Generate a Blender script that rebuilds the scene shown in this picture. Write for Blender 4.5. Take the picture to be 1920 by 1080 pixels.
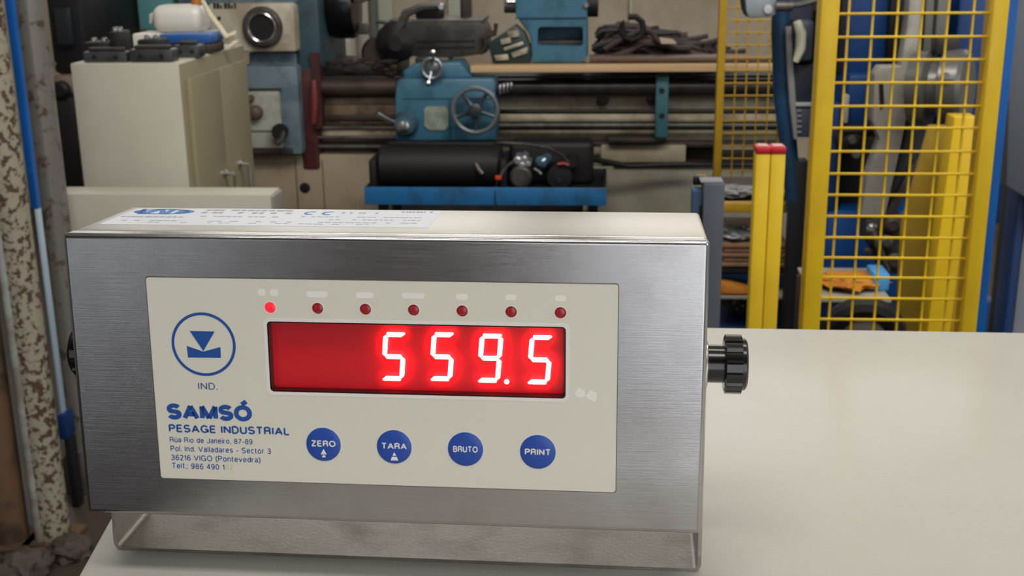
import bpy, bmesh, math, random
from mathutils import Vector, Matrix, noise
random.seed(7)
PI = math.pi
S = bpy.context.scene
COL = S.collection
for o in list(bpy.data.objects): bpy.data.objects.remove(o)

# ------------------------------------------------------------------ camera
F = 2251.745
MR = Vector((0.996952, 0.077100, -0.011948)); MU = Vector((-0.010293, 0.281776, 0.959425)); MF = Vector((-0.077338, 0.956377, -0.281711))
CAM = Vector((0.220447, -0.453470, 0.236099))
cd = bpy.data.cameras.new('camera'); cam = bpy.data.objects.new('camera', cd); COL.objects.link(cam)
m = Matrix((MR, MU, -MF)).transposed().to_4x4(); m.translation = CAM
cam.matrix_world = m
cd.sensor_width = 36; cd.lens = F / 1920 * 36; cd.clip_start = .02; cd.clip_end = 100
cd.dof.use_dof = True; cd.dof.focus_distance = .50; cd.dof.aperture_fstop = 32
S.camera = cam

# ------------------------------------------------------------------ world, lights, exposure
S.view_settings.view_transform = 'Standard'; S.view_settings.look = 'None'
S.view_settings.exposure = 0.0; S.view_settings.gamma = 1; S.view_settings.use_curve_mapping = False
w = bpy.data.worlds.new('hall_daylight'); S.world = w; w.use_nodes = True
w.node_tree.nodes['Background'].inputs[0].default_value = (.93, .97, 1, 1)
w.node_tree.nodes['Background'].inputs[1].default_value = .28
def area(name, loc, size, power, col, target):
    l = bpy.data.lights.new(name, 'AREA'); l.shape = 'RECTANGLE'; l.size, l.size_y = size; l.energy = power; l.color = col
    o = bpy.data.objects.new(name, l); COL.objects.link(o); o.location = loc
    o.rotation_euler = (Vector(target) - Vector(loc)).to_track_quat('-Z', 'Y').to_euler(); return o
area('added_overhead_light', (.2, -.9, 3.2), (2.6, .5), 52, (1, .96, .9), (.2, -.6, 0))  # area light added above the indicator, no fitting behind it
area('added_overhead_light', (.7, 1.0, 2.3), (3.2, .5), 78, (1, .95, .88), (.7, 3.9, -.45))  # fill light added to brighten the front of the lathe
area('daylight_opening_light', (3.6, -1.6, 2.0), (1.8, 1.8), 60, (.95, .98, 1), (1.2, 1.6, -.2))

# ------------------------------------------------------------------ helpers
def P(u, v, Y):
    d = MR * ((u - 960) / F) + MU * ((540 - v) / F) + MF
    return CAM + d * ((Y - CAM.y) / d.y)
def srgb(c):
    if isinstance(c, str): c = [int(c[i:i+2], 16) for i in (0, 2, 4)]
    r = [(x/255/12.92 if x/255 <= .04045 else ((x/255+.055)/1.055)**2.4) for x in c[:3]]
    return (*r, 1)
MATS = {}
def mat(name, col, rough=.5, metal=0, dirt=None, dirt_amt=0, scale=12, bump=0, bscale=60, stretch=None, emit=None, estr=0, coat=0, thresh=.52, soft=.08, rvar=0, alpha=1, trans=0):
    if name in MATS: return MATS[name]
    m = bpy.data.materials.new(name); m.use_nodes = True; nt = m.node_tree; b = nt.nodes['Principled BSDF']
    c = srgb(col); b.inputs['Base Color'].default_value = c; b.inputs['Roughness'].default_value = rough; b.inputs['Metallic'].default_value = metal
    b.inputs['Coat Weight'].default_value = coat; b.inputs['Coat Roughness'].default_value = .15
    if trans: b.inputs['Transmission Weight'].default_value = trans
    if emit: b.inputs['Emission Color'].default_value = (*emit, 1); b.inputs['Emission Strength'].default_value = estr
    tc = nt.nodes.new('ShaderNodeTexCoord'); mp = nt.nodes.new('ShaderNodeMapping'); nt.links.new(tc.outputs['Object'], mp.inputs[0])
    if stretch: mp.inputs['Scale'].default_value = stretch
    if dirt:
        n = nt.nodes.new('ShaderNodeTexNoise'); n.inputs['Scale'].default_value = scale; n.inputs['Detail'].default_value = 6; n.inputs['Roughness'].default_value = .6
        nt.links.new(mp.outputs[0], n.inputs['Vector'])
        r = nt.nodes.new('ShaderNodeMapRange'); r.inputs[1].default_value = thresh - soft; r.inputs[2].default_value = thresh + soft; r.inputs[4].default_value = dirt_amt
        nt.links.new(n.outputs['Fac'], r.inputs[0])
        x = nt.nodes.new('ShaderNodeMix'); x.data_type = 'RGBA'; x.inputs[6].default_value = c; x.inputs[7].default_value = srgb(dirt)
        nt.links.new(r.outputs[0], x.inputs[0]); nt.links.new(x.outputs[2], b.inputs['Base Color'])
    if bump or rvar:
        n2 = nt.nodes.new('ShaderNodeTexNoise'); n2.inputs['Scale'].default_value = bscale; n2.inputs['Detail'].default_value = 4
        nt.links.new(mp.outputs[0], n2.inputs['Vector'])
        if bump:
            bp = nt.nodes.new('ShaderNodeBump'); bp.inputs['Strength'].default_value = bump; bp.inputs['Distance'].default_value = .001
            nt.links.new(n2.outputs['Fac'], bp.inputs['Height']); nt.links.new(bp.outputs[0], b.inputs['Normal'])
        if rvar:
            r2 = nt.nodes.new('ShaderNodeMapRange'); r2.inputs[3].default_value = rough - rvar; r2.inputs[4].default_value = rough + rvar
            nt.links.new(n2.outputs['Fac'], r2.inputs[0]); nt.links.new(r2.outputs[0], b.inputs['Roughness'])
    MATS[name] = m; return m

class MB:
    def __init__(s): s.bm = bmesh.new()
    def box(s, x0, x1, y0, y1, z0, z1, bev=0, seg=2):
        x0, x1 = sorted((x0, x1)); y0, y1 = sorted((y0, y1)); z0, z1 = sorted((z0, z1))
        t = bmesh.new(); bmesh.ops.create_cube(t, size=1)
        for v in t.verts: v.co = Vector(((x0+x1)/2 + v.co.x*(x1-x0), (y0+y1)/2 + v.co.y*(y1-y0), (z0+z1)/2 + v.co.z*(z1-z0)))
        if bev: bmesh.ops.bevel(t, geom=t.edges[:] , offset=min(bev, .45*min(x1-x0, y1-y0, z1-z0)), segments=seg, affect='EDGES', profile=.5)
        for f in t.faces: f.normal_update(); f.smooth = max(abs(c) for c in f.normal) < .9999
        s._merge(t); return s
    def _merge(s, t, M=None):
        if M: bmesh.ops.transform(t, matrix=M, verts=t.verts)
        me = bpy.data.meshes.new('t'); t.to_mesh(me); t.free(); s.bm.from_mesh(me); bpy.data.meshes.remove(me)
    def prism(s, pts, y0, y1, bev=0, axis='y'):
        """pts = list of (a,b) outline extruded along the axis"""
        t = bmesh.new()
        def mk(a, b, y): return Vector((a, y, b)) if axis == 'y' else (Vector((y, a, b)) if axis == 'x' else Vector((a, b, y)))
        A = [t.verts.new(mk(a, b, y0)) for a, b in pts]; B = [t.verts.new(mk(a, b, y1)) for a, b in pts]
        t.faces.new(A); t.faces.new(B[::-1]); n = len(pts)
        for i in range(n): t.faces.new((A[i], B[i], B[(i+1) % n], A[(i+1) % n])).smooth = True
        bmesh.ops.recalc_face_normals(t, faces=t.faces)
        if bev: bmesh.ops.bevel(t, geom=t.edges[:], offset=bev, segments=2, affect='EDGES', profile=.5)
        s._merge(t); return s
    def rings(s, loops, cap=True, close=False):
        t = s.bm; R = [[t.verts.new(p) for p in l] for l in loops]; n = len(loops[0])
        prs = list(zip(R[:-1], R[1:])) + ([(R[-1], R[0])] if close else [])
        for a, b in prs:
            for i in range(n): t.faces.new((a[i], a[(i+1) % n], b[(i+1) % n], b[i])).smooth = True
        if cap and not close: t.faces.new(R[0][::-1]); t.faces.new(R[-1])
        return s
    def lathe(s, c, axis, prof, n=24, cap=True, phase=0):
        """prof = [(distance along axis, radius)]"""
        c = Vector(c); a = Vector(axis).normalized(); u = a.orthogonal().normalized(); v = a.cross(u)
        return s.rings([[c + a*d + (u*math.cos(2*PI*i/n+phase) + v*math.sin(2*PI*i/n+phase))*max(r, 1e-5) for i in range(n)] for d, r in prof], cap)
    def cyl(s, p0, p1, r, n=16, r1=None):
        p0, p1 = Vector(p0), Vector(p1); return s.lathe(p0, p1-p0, [(0, r), ((p1-p0).length, r if r1 is None else r1)], n)
    def tube(s, pts, r, n=8):
        pts = [Vector(p) for p in pts]; L = []; u = None
        for i, p in enumerate(pts):
            d = (pts[min(i+1, len(pts)-1)] - pts[max(i-1, 0)]).normalized()
            u = (u - d*u.dot(d)).normalized() if u is not None and (u - d*u.dot(d)).length > 1e-4 else d.orthogonal().normalized()
            v = d.cross(u); rr = r[i] if isinstance(r, list) else r
            L.append([p + (u*math.cos(2*PI*k/n) + v*math.sin(2*PI*k/n))*rr for k in range(n)])
        return s.rings(L)
    def torus(s, c, axis, R, r, n=32, k=8):
        c = Vector(c); a = Vector(axis).normalized(); u = a.orthogonal().normalized(); v = a.cross(u); L = []
        for i in range(n):
            d = u*math.cos(2*PI*i/n) + v*math.sin(2*PI*i/n)
            L.append([c + d*(R + r*math.cos(2*PI*j/k)) + a*r*math.sin(2*PI*j/k) for j in range(k)])
        return s.rings(L, close=True)
    def jitter(s, amt, freq, cuts=0):
        if cuts: bmesh.ops.subdivide_edges(s.bm, edges=s.bm.edges[:], cuts=cuts, use_grid_fill=True)
        for v in s.bm.verts:
            n = noise.noise_vector(v.co*freq); v.co += n*amt
        return s
    def build(s, name, mt, parent=None, smooth=True, loc=None):
        bmesh.ops.recalc_face_normals(s.bm, faces=s.bm.faces)
        me = bpy.data.meshes.new(name); s.bm.to_mesh(me); s.bm.free()
        if smooth:
            try: me.set_sharp_from_angle(angle=math.radians(35))
            except Exception: pass
        me.materials.append(mt); o = bpy.data.objects.new(name, me); COL.objects.link(o)
        if parent is not None:
            o.parent = parent
            if parent.type == 'EMPTY' and not parent.get('local_frame'): o.matrix_parent_inverse = Matrix.Translation(parent.location).inverted()
        return o
def tag(o, label, cat, group=None, kind=None):
    if label: o['label'] = label
    if cat: o['category'] = cat
    if group: o['group'] = group
    if kind: o['kind'] = kind
    return o
def thing(name, label, cat, loc=(0, 0, 0), group=None):
    o = bpy.data.objects.new(name, None); o.empty_display_size = .05; COL.objects.link(o); o.location = loc; return tag(o, label, cat, group)
def struct(o): o['kind'] = 'structure'; return o
def bx(u0, v0, u1, v1, Y, depth, bev=.002, mb=None):
    um, vm = (u0+u1)/2, (v0+v1)/2
    mb = mb or MB(); return mb.box(P(u0, vm, Y).x, P(u1, vm, Y).x, Y, Y+depth, P(um, v0, Y).z, P(um, v1, Y).z, bev)
def pr(pts, Y, depth, mb=None, bev=0):
    mb = mb or MB(); q = [P(u, v, Y) for u, v in pts]; return mb.prism([(p.x, p.z) for p in q], Y, Y+depth, bev)
def hz(u0, u1, v, Y, r, mb=None, n=12):   # horizontal round bar
    mb = mb or MB(); z = P((u0+u1)/2, v, Y).z; return mb.cyl((P(u0, v, Y).x, Y, z), (P(u1, v, Y).x, Y, z), r, n)
FLOOR = -1.125

# ------------------------------------------------------------------ materials
M_cream = mat('cream_enamel', 'bebcb3', .40, dirt='b3b0a5', dirt_amt=.5, scale=5, bump=.12, bscale=700, coat=.15)
def steel(name, col, rough, streak=.12, smudge='8f8a86', sm_amt=.35, sx=.02, sz=1.3, bump=.045):
    m = mat(name, col, rough, 1); nt = m.node_tree; b = nt.nodes['Principled BSDF']; tc = nt.nodes.new('ShaderNodeTexCoord')
    mp = nt.nodes.new('ShaderNodeMapping'); mp.inputs['Scale'].default_value = (sx, sz, sz); nt.links.new(tc.outputs['Object'], mp.inputs[0])
    n = nt.nodes.new('ShaderNodeTexNoise'); n.inputs['Scale'].default_value = 1.6; n.inputs['Detail'].default_value = 5; n.inputs['Roughness'].default_value = .7; nt.links.new(mp.outputs[0], n.inputs['Vector'])
    n2 = nt.nodes.new('ShaderNodeTexNoise'); n2.inputs['Scale'].default_value = .035; n2.inputs['Detail'].default_value = 3; nt.links.new(tc.outputs['Object'], n2.inputs['Vector'])
    r = nt.nodes.new('ShaderNodeMapRange'); r.inputs[1].default_value = .3; r.inputs[2].default_value = .7; r.inputs[3].default_value = rough-streak*.5; r.inputs[4].default_value = rough+streak*.5; nt.links.new(n.outputs['Fac'], r.inputs[0]); nt.links.new(r.outputs[0], b.inputs['Roughness'])
    r2 = nt.nodes.new('ShaderNodeMapRange'); r2.inputs[1].default_value = .45; r2.inputs[2].default_value = .75; r2.inputs[4].default_value = sm_amt; nt.links.new(n2.outputs['Fac'], r2.inputs[0])
    x = nt.nodes.new('ShaderNodeMix'); x.data_type = 'RGBA'; x.inputs[6].default_value = srgb(col); x.inputs[7].default_value = srgb(smudge); nt.links.new(r2.outputs[0], x.inputs[0])
    r3 = nt.nodes.new('ShaderNodeMapRange'); r3.inputs[1].default_value = .3; r3.inputs[2].default_value = .7; r3.inputs[3].default_value = .93; r3.inputs[4].default_value = 1.05; nt.links.new(n.outputs['Fac'], r3.inputs[0])
    hs = nt.nodes.new('ShaderNodeHueSaturation'); nt.links.new(r3.outputs[0], hs.inputs['Value']); nt.links.new(x.outputs[2], hs.inputs['Color']); nt.links.new(hs.outputs[0], b.inputs['Base Color'])
    bp = nt.nodes.new('ShaderNodeBump'); bp.inputs['Strength'].default_value = bump; bp.inputs['Distance'].default_value = .00002*1000; nt.links.new(n.outputs['Fac'], bp.inputs['Height']); nt.links.new(bp.outputs[0], b.inputs['Normal'])
    return m
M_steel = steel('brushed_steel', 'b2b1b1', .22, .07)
M_steel_top = steel('reflect_tinted_steel_top', 'dedbd4', .30, .06, 'd2cfc8', .3, bump=.08)  # lighter, warmer steel copy: the top's cream reflection is tinted into the metal
M_bracket = steel('bracket_steel', 'b8b4af', .34, .1, '857e78', .7, .3, .3, .08)
M_panel = mat('membrane_cream', 'dedacb', .36, coat=.1)
M_black = mat('black_plastic', '0d0d0f', .22, coat=.3)
M_dark = mat('dark_metal', '2c2a29', .55, .2, dirt='4a3a30', dirt_amt=.6, scale=14)
M_dark2 = mat('black_iron', '0b0b0d', .6, .0)
M_iron = mat('worn_iron', '5c5955', .45, .5, dirt='3a302a', dirt_amt=.8, scale=12)
M_chrome = mat('chrome', 'd8d8d8', .18, 1)
M_blue = mat('print_blue', '1c4f9c', .45)
M_btn = mat('button_blue', '1d49a4', .35)
M_white = mat('print_white', 'eceae4', .45)
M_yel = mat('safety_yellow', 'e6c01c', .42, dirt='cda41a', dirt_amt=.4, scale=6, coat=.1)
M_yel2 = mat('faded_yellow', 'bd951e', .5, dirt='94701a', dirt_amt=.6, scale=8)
M_olive = mat('yellow_back_panel', 'a08327', .55, dirt='857024', dirt_amt=.6, scale=6)
M_lblue = mat('lathe_blue_enamel', '3f6f88', .4, dirt='274a55', dirt_amt=.75, scale=11, thresh=.56, soft=.1)
M_lblue2 = mat('grey_blue_enamel', '687982', .5, dirt='3c5560', dirt_amt=.7, scale=9)
M_teal = mat('teal_paint', '5a8f92', .5)
M_beige = mat('lathe_beige', 'c6baa0', .55, dirt='6b5138', dirt_amt=.75, scale=7, thresh=.55, soft=.12)
M_beige2 = mat('stand_beige', 'a9a18c', .6, dirt='8c7c66', dirt_amt=.7, scale=4)
M_cab = mat('cabinet_cream', 'bcb9ab', .5, dirt='a6a292', dirt_amt=.6, scale=3, thresh=.5, soft=.2)
M_cab2 = mat('cabinet_tan_doors', '8f866b', .55, dirt='82785c', dirt_amt=.7, scale=4, thresh=.5, soft=.2)
M_trayb = mat('tray_blue', '1f68a0', .42, dirt='24445c', dirt_amt=.85, scale=9, thresh=.6, soft=.1)
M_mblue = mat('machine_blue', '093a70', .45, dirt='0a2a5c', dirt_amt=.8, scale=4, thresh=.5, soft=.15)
M_sblue = mat('post_blue', '0b62b8', .42, dirt='0f4f98', dirt_amt=.5, scale=5)
M_rustp = mat('peeling_paint_pipe', '938d7b', .6, dirt='45281a', dirt_amt=.95, scale=62, thresh=.525, soft=.03, bump=.5, bscale=80)
M_pipe2 = mat('grey_worn_pipe', '7d7a73', .36, .35, dirt='50392a', dirt_amt=.85, scale=30, thresh=.585, soft=.05, bump=.2, bscale=60)
M_rust = mat('brown_rust', '5d4630', .75, dirt='2d2018', dirt_amt=.8, scale=10, bump=.6, bscale=50)
M_wood = mat('raw_pine', 'cfae84', .65, dirt='a88558', dirt_amt=.6, scale=10, stretch=(.2, 2, 3))
M_card = mat('brown_cardboard', '8a6a50', .8, dirt='6e5240', dirt_amt=.5, scale=10)
M_gpost = mat('slate_grey_paint', '525962', .48, dirt='454b52', dirt_amt=.5, scale=5)
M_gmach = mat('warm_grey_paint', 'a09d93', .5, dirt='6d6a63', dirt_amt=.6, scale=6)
M_gbox = mat('control_box_grey', '3c444f', .5)
M_red = mat('red_cap', 'c01b28', .4)
M_dred = mat('dark_red_iron', '4e1f1d', .6, dirt='2a1715', dirt_amt=.8, scale=10)
M_orange = mat('orange_pad', 'c07a22', .6, dirt='8d3f1c', dirt_amt=.6, scale=10)
M_plast = mat('translucent_white', 'dad7cd', .35, coat=.1)
M_foil = mat('clear_foil', 'aeb4b8', .2, .3)
M_cable = mat('dusty_cable', '3f3431', .7)
M_floor = mat('oily_concrete', '4c4238', .5, dirt='2e2822', dirt_amt=.8, scale=2.5, thresh=.5, soft=.2, bump=.3, bscale=40)
M_wall = mat('stained_plaster', 'b9ad99', .8, dirt='93816a', dirt_amt=.7, scale=3.5, thresh=.55, soft=.15)
M_rear = mat('brown_rear_wall', '76655a', .7)
M_ceil = mat('ceiling_grey', 'b8b6b0', .8)
M_rearglow_r = mat('rear_opening_glow', 'ffffff', .5, emit=(.93, .96, 1), estr=2.3)  # unseen glowing pane added behind the camera, reflects in the steel's right side
M_rearglow_l = mat('rear_left_glow', 'ffffff', .5, emit=(.85, .93, 1), estr=1.15)  # unseen glow added to lift the left of the steel front
M_winglow = mat('daylit_glazing', 'ffffff', .5, emit=(1, .98, .94), estr=1.6)

# ------------------------------------------------------------------ the setting
struct(MB().box(-4.5, 5, -5, 6, FLOOR-.1, FLOOR).build('floor', M_floor))
# back wall with two high daylit windows, wide pier between them
YW = 5.6
wz0, wz1 = .62, 2.1
wb = MB(); wb.box(-4.5, 5, YW, YW+.2, FLOOR, wz0); wb.box(-4.5, 5, YW, YW+.2, wz1, 3.6)
WX = [(-3.9, -2.2), (-1.95, -.1), (.22, 2.2), (2.5, 4.4)]
xs = [-4.5] + [x for p in WX for x in p] + [5]
for i in range(0, len(xs), 2): wb.box(xs[i], xs[i+1], YW, YW+.2, wz0, wz1)
struct(wb.build('wall_back', M_wall))
for i, (a, b) in enumerate(WX):
    f = MB()
    for x in (a, (a+b)/2-.015, b-.03): f.box(x, x+.03, YW+.05, YW+.1, wz0, wz1)
    for z in (wz0, (wz0+wz1)/2, wz1-.03): f.box(a, b, YW+.05, YW+.1, z, z+.03)
    fo = struct(f.build('window_%d' % (i+1), M_gpost))
    MB().box(a+.005, b-.005, YW+.07, YW+.08, wz0+.005, wz1-.005).build('pane', M_winglow, fo)
struct(MB().box(-4.7, -4.5, -5, 6, FLOOR, 3.6).build('wall_left', M_ceil))
rw = MB(); rw.box(-1.5, .16, -4.2, -4, FLOOR, 1.6); rw.box(-4.5, -2.4, -4.2, -4, FLOOR, 1.6); rw.box(2.6, 5, -4.2, -4, FLOOR, 1.6); rw.box(-4.5, 5, -4.2, -4, 1.6, 3.6)
rw.box(-2.4, -1.5, -4.2, -4, FLOOR, -.9)
struct(rw.build('wall_rear', M_rear))
for i, (a, b, z0_, e_) in enumerate(((.16, 2.6, FLOOR, 1), (-2.4, -1.5, -.9, 1))):  # unseen glowing panes and frames, placed for the steel's reflections
    f = MB()
    for k in range(4): x_ = a + (b-a-.05)*k/3; f.box(x_, x_+.05, -4.13, -4.05, z0_, 1.6)
    for z_ in (z0_, .3, 1.55): f.box(a, b, -4.13, -4.05, z_, z_+.05)
    fo = struct(f.build('window_%d' % (i+5), M_gpost)); MB().box(a+.005, b-.005, -4.1, -4.08, z0_, 1.595).build('pane', M_rearglow_r if i == 0 else M_rearglow_l, fo)
struct(MB().box(-4.7, 5, -5, 6, 3.6, 3.7).build('ceiling', M_ceil))
# conduit, pale pier strips on the back wall seen above the lathe bed
tp = MB()
for u0, u1 in ((700, 735), (840, 872), (1180, 1186)): bx(u0, -60, u1, 80, YW-.03, .03, .004, tp)
struct(tp.build('trim_1', mat('pale_pier', 'b5b8a6', .6)))

# ------------------------------------------------------------------ work table
TZ = -.0312
t = thing('work_table', 'cream enamelled steel work table under the stainless weighing display', 'table', (.5, .1, FLOOR))
q = [(.021, -.23), (1.15, -.23), (1.15, .349), (-.062, .3655)]
# left edge runs through the two seen edge points
q = [(-.0088-.0080*(-.23+.0021)/.0575*1.0, -.23), (1.15, -.23), (1.15, .352), (-.0088-.0080*(.3655+.0021)/.0575, .3655)]
top = MB().prism(q, TZ-.03, TZ, .0022, axis='z'); top.build('tabletop', M_cream, t)
MB().box(.06, 1.1, -.19, .31, FLOOR+.08, TZ-.03, .004).build('body', M_cream, t)
for k, (a, b) in enumerate(((.07, .575), (.585, 1.09))):
    d = MB().box(a, b, -.205, -.19, FLOOR+.1, TZ-.06, .003).build('door', M_cream, t)
    hx = b-.04 if k == 0 else a+.04
    MB().tube([(hx, -.205, -.5), (hx, -.235, -.5), (hx, -.235, -.38), (hx, -.205, -.38)], .005).build('handle', M_chrome, d)
MB().box(.09, 1.07, -.16, .28, FLOOR, FLOOR+.08).build('plinth', M_dark, t)

# ------------------------------------------------------------------ weighing indicator (local frame: x right, y back, z up; mm)
H, D, W = 121.6, 70.4, 260
ind = thing('weighing_indicator', 'brushed stainless weighing display with red lit digits standing on the cream table', 'display', (0, 0, 0))
ind['local_frame'] = 1
BY, BT = -.0194, .0588
root_m = Matrix.Rotation(BY, 4, 'Z')
ind.matrix_world = root_m
TILT = Matrix.Rotation(-BT, 4, 'X')    # lean back
# check of sign: local z must move towards +y
if (TILT @ Vector((0, 0, 1))).y < 0: TILT = Matrix.Rotation(BT, 4, 'X')
def place(o, tilt=True):
    o.matrix_basis = (TILT if tilt else Matrix()) @ Matrix.Scale(.001, 4)
    return o
def part(mb, name, mt, parent=None, smooth=True, tilt=True):
    o = mb.build(name, mt, parent or ind, smooth)
    if parent is None: place(o, tilt)
    return o
def rrect(x0, x1, z0, z1, r, n=6):
    pts = []
    for cx, cz, a0 in ((x1-r, z1-r, 0), (x0+r, z1-r, 90), (x0+r, z0+r, 180), (x1-r, z0+r, 270)):
        for i in range(n+1):
            a = math.radians(a0 + 90*i/n); pts.append((cx + r*math.cos(a), cz + r*math.sin(a)))
    return pts
def boolean(o, cutter_mb):
    c = cutter_mb.build('cut', M_dark); c.matrix_basis = o.matrix_basis
    if o.parent: c.parent = o.parent; c.matrix_parent_inverse = o.matrix_parent_inverse
    md = o.modifiers.new('b', 'BOOLEAN'); md.object = c; md.operation = 'DIFFERENCE'; md.solver = 'EXACT'
    dg = bpy.context.evaluated_depsgraph_get(); dg.update()
    me = bpy.data.meshes.new_from_object(o.evaluated_get(dg)); o.modifiers.clear(); o.data = me
    for p in me.polygons: p.use_smooth = max(abs(c_) for c_ in p.normal) < .999
    bpy.data.objects.remove(c)
# housing shell behind, front cover with folded edges
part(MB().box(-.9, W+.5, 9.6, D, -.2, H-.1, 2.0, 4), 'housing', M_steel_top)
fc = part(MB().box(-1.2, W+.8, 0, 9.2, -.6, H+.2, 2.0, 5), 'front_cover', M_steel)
cut = MB().prism(rrect(82.9, 205, 56.5, 86.5, 1.6), -2, 5.2)
for i in range(7): cut.lathe((84.7+19.68*i, -2, 92.3), (0, 1, 0), [(0, 2.55), (5, 2.55)], 24)
boolean(fc, cut)
part(MB().box(3, W-3, 8.8, 10, 3, H-.9), 'gasket', M_dark2)
# membrane sheet with window opening and LED holes
fp = part(MB().prism(rrect(33.3, 225.5, 16.9, 104.1, 1.2), -.35, .05), 'membrane_panel', M_panel)
cut = MB().prism(rrect(82.9, 205, 56.5, 86.5, 1.6), -2, 5)
for i in range(7): cut.lathe((84.7+19.68*i, -2, 92.3), (0, 1, 0), [(0, 2.35), (5, 2.35)], 24)
boolean(fp, cut)
# thin dark shadow gap of the panel's recess edge
def ring(outer, inner, y0, y1):
    mb = MB(); n = len(outer)
    L = [[Vector((a, y, b)) for a, b in o] for o, y in ((outer, y1), (outer, y0), (inner, y0), (inner, y1))]
    mb.rings(L, close=True); return mb
part(ring(rrect(32.9, 225.9, 16.5, 104.5, 1.4), rrect(33.25, 225.55, 16.85, 104.15, 1.2), -.12, .04), 'panel_edge', mat('edge_shadow_steel', '6a655f', .4, .6))
o = part(ring(rrect(81.5, 206.4, 55.1, 87.9, 2.6), rrect(82.9, 205, 56.5, 86.5, 1.6), -.42, -.3), 'window_border', mat('pale_border', 'e9e5de', .4))
part(ring(rrect(82.9, 205, 56.5, 86.5, 1.6), rrect(83.5, 204.4, 57.1, 85.9, 1.2), -.1, 5), 'display_frame', M_black)
disp = part(MB().box(83.2, 204.7, 4.3, 5, 56.8, 86.2), 'display_filter', mat('red_filter', 'd4101f', .4, coat=.0))
disp['label'] = 'dark red display filter with lit digits 559.5'
# digits
M_seg = mat('lit_segment', 'ffd8d8', .5, emit=(1.0, .42, .42), estr=3.2)
M_seg.node_tree.nodes['Principled BSDF'].inputs['Emission Color'].default_value = (1, .1, .11, 1)
M_seg.node_tree.nodes['Principled BSDF'].inputs['Emission Strength'].default_value = 16
YS = 2.2
DW, DH, TH, SL = 9.0, 20.0, 2.5, .085
def segpoly(which, w=9.6, h=20.6, t=1.95, g=.2):
    hw = t/2
    if which in 'agd':
        z = {'a': h-hw, 'g': h/2, 'd': hw}[which]
        c = [(hw+g, z), (t+g*.5, z+hw), (w-t-g*.5, z+hw), (w-hw-g, z), (w-t-g*.5, z-hw), (t+g*.5, z-hw)]
        if which == 'a': c = [(hw+g, z+.1), (t*.62+g, z+hw), (w-t*.55, z+hw), (w-hw*.4-g, z+.3), (w-t-g, z-hw), (t+g, z-hw)]
        if which == 'd': c = [(hw*.4+g, z-.3), (t+g, z+hw), (w-t-g, z+hw), (w-hw-g, z-.1), (w-t*.62-g, z-hw), (t*.55, z-hw)]
    else:
        x = hw if which in 'fe' else w-hw
        za, zb = (h/2, h-hw) if which in 'fb' else (hw, h/2)
        c = [(x, za+g), (x-hw, za+hw*.8+g), (x-hw, zb-hw*.8-g), (x, zb-g), (x+hw, zb-hw-g), (x+hw, za+hw+g)]
    return c
def face_pl(u, v, yl):  # pixel of the photograph -> mm on the plane yl of the leaning face
    T = root_m @ TILT; o = T @ Vector((0, yl/1000, 0)); ex = T.to_3x3() @ Vector((1, 0, 0)); ez = T.to_3x3() @ Vector((0, 0, 1)); n = ex.cross(ez)
    d = MR*((u-960)/F) + MU*((540-v)/F) + MF; t_ = (o-CAM).dot(n)/d.dot(n); h_ = CAM + d*t_ - o
    return h_.dot(ex)*1000, h_.dot(ez)*1000
for (u, v), ch in zip(((714, 713.5), (804, 714), (893, 717), (986, 720)), '5595'):
    x0, z0 = face_pl(u, v, YS)
    for sgm in {'5': 'afgcd', '9': 'afgcdb'}[ch]:
        pts = segpoly(sgm); mb = MB().prism([(x0 + a + b*SL, z0 + b) for a, b in pts], YS, YS+.25)
        part(mb, 'segment', M_seg, disp)
x0, z0 = face_pl(950, 716, YS)
part(MB().lathe((x0, YS, z0), (0, 1, 0), [(0, 1.05), (.25, 1.05)], 16), 'decimal_point', M_seg, disp)
# LEDs
M_led = mat('led_off', 'a31622', .3, coat=.2); M_ledon = mat('led_on', 'ff2030', .3, emit=(1, .01, .03), estr=.9)
for i in range(7):
    x = 84.7 + 19.68*i
    l = part(MB().lathe((x, 0, 92.3), (0, 1, 0), [(-.25, .01), (-.22, 1.2), (-.05, 1.9), (.1, 2.2), (2.5, 2.2)], 24), 'indicator_lamp', M_ledon if i == 0 else M_led)
    if i == 0: l['label'] = 'lit bright red indicator lamp'
    part(ring([(x+2.75*math.cos(a*PI/16), 92.3+2.75*math.sin(a*PI/16)) for a in range(32)], [(x+2.3*math.cos(a*PI/16), 92.3+2.3*math.sin(a*PI/16)) for a in range(32)], -.45, -.3), 'lamp_ring', mat('pink_ring', 'efdcd6', .4), l)
    # faint pale, worn caption above every lamp
    cc = MB(); ww = 3.4
    if i == 0: cc.prism(rrect(x-4.6, x-1.6, 97.2, 100, .8), -.37, -.34); cc.prism(rrect(x+.4, x+3.6, 97.2, 100, .8), -.37, -.34)
    else:
        k = (4.4, 3.6, 4.6, 2.4, 2.2, 2.2)[i-1]; cc.prism(rrect(x-k, x+k, 97.0+random.uniform(-.2, .2), 99.4, 1.0), -.37, -.34)
    part(cc, 'worn_caption', mat('faint_print_and_glint', 'f0ede4', .5), fp)
# lettering
def arc(cx, cy, rx, ry, a0, a1, n=14): return [(cx+rx*math.cos(math.radians(a0+(a1-a0)*i/n)), cy+ry*math.sin(math.radians(a0+(a1-a0)*i/n))) for i in range(n+1)]
XH = .73
def bowl(w=.5): return [arc(w/2, XH/2, w/2, XH/2, 0, 360, 24)]
_o = lambda w, h=1, y=0: [arc(w/2, y+h/2, w/2, h/2, 0, 360, 28)]
S_ = lambda w, h=1: [arc(w*.5, h*.75, w*.46, h*.25, 25, 180, 12)[:-1] + [(w*.04, h*.75)] + arc(w*.28, h*.70, w*.24, h*.17, 190, 250, 5) + arc(w*.72, h*.30, w*.26, h*.17, 70, -10, 6) + arc(w*.5, h*.26, w*.48, h*.26, 0, -158, 14)]
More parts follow.
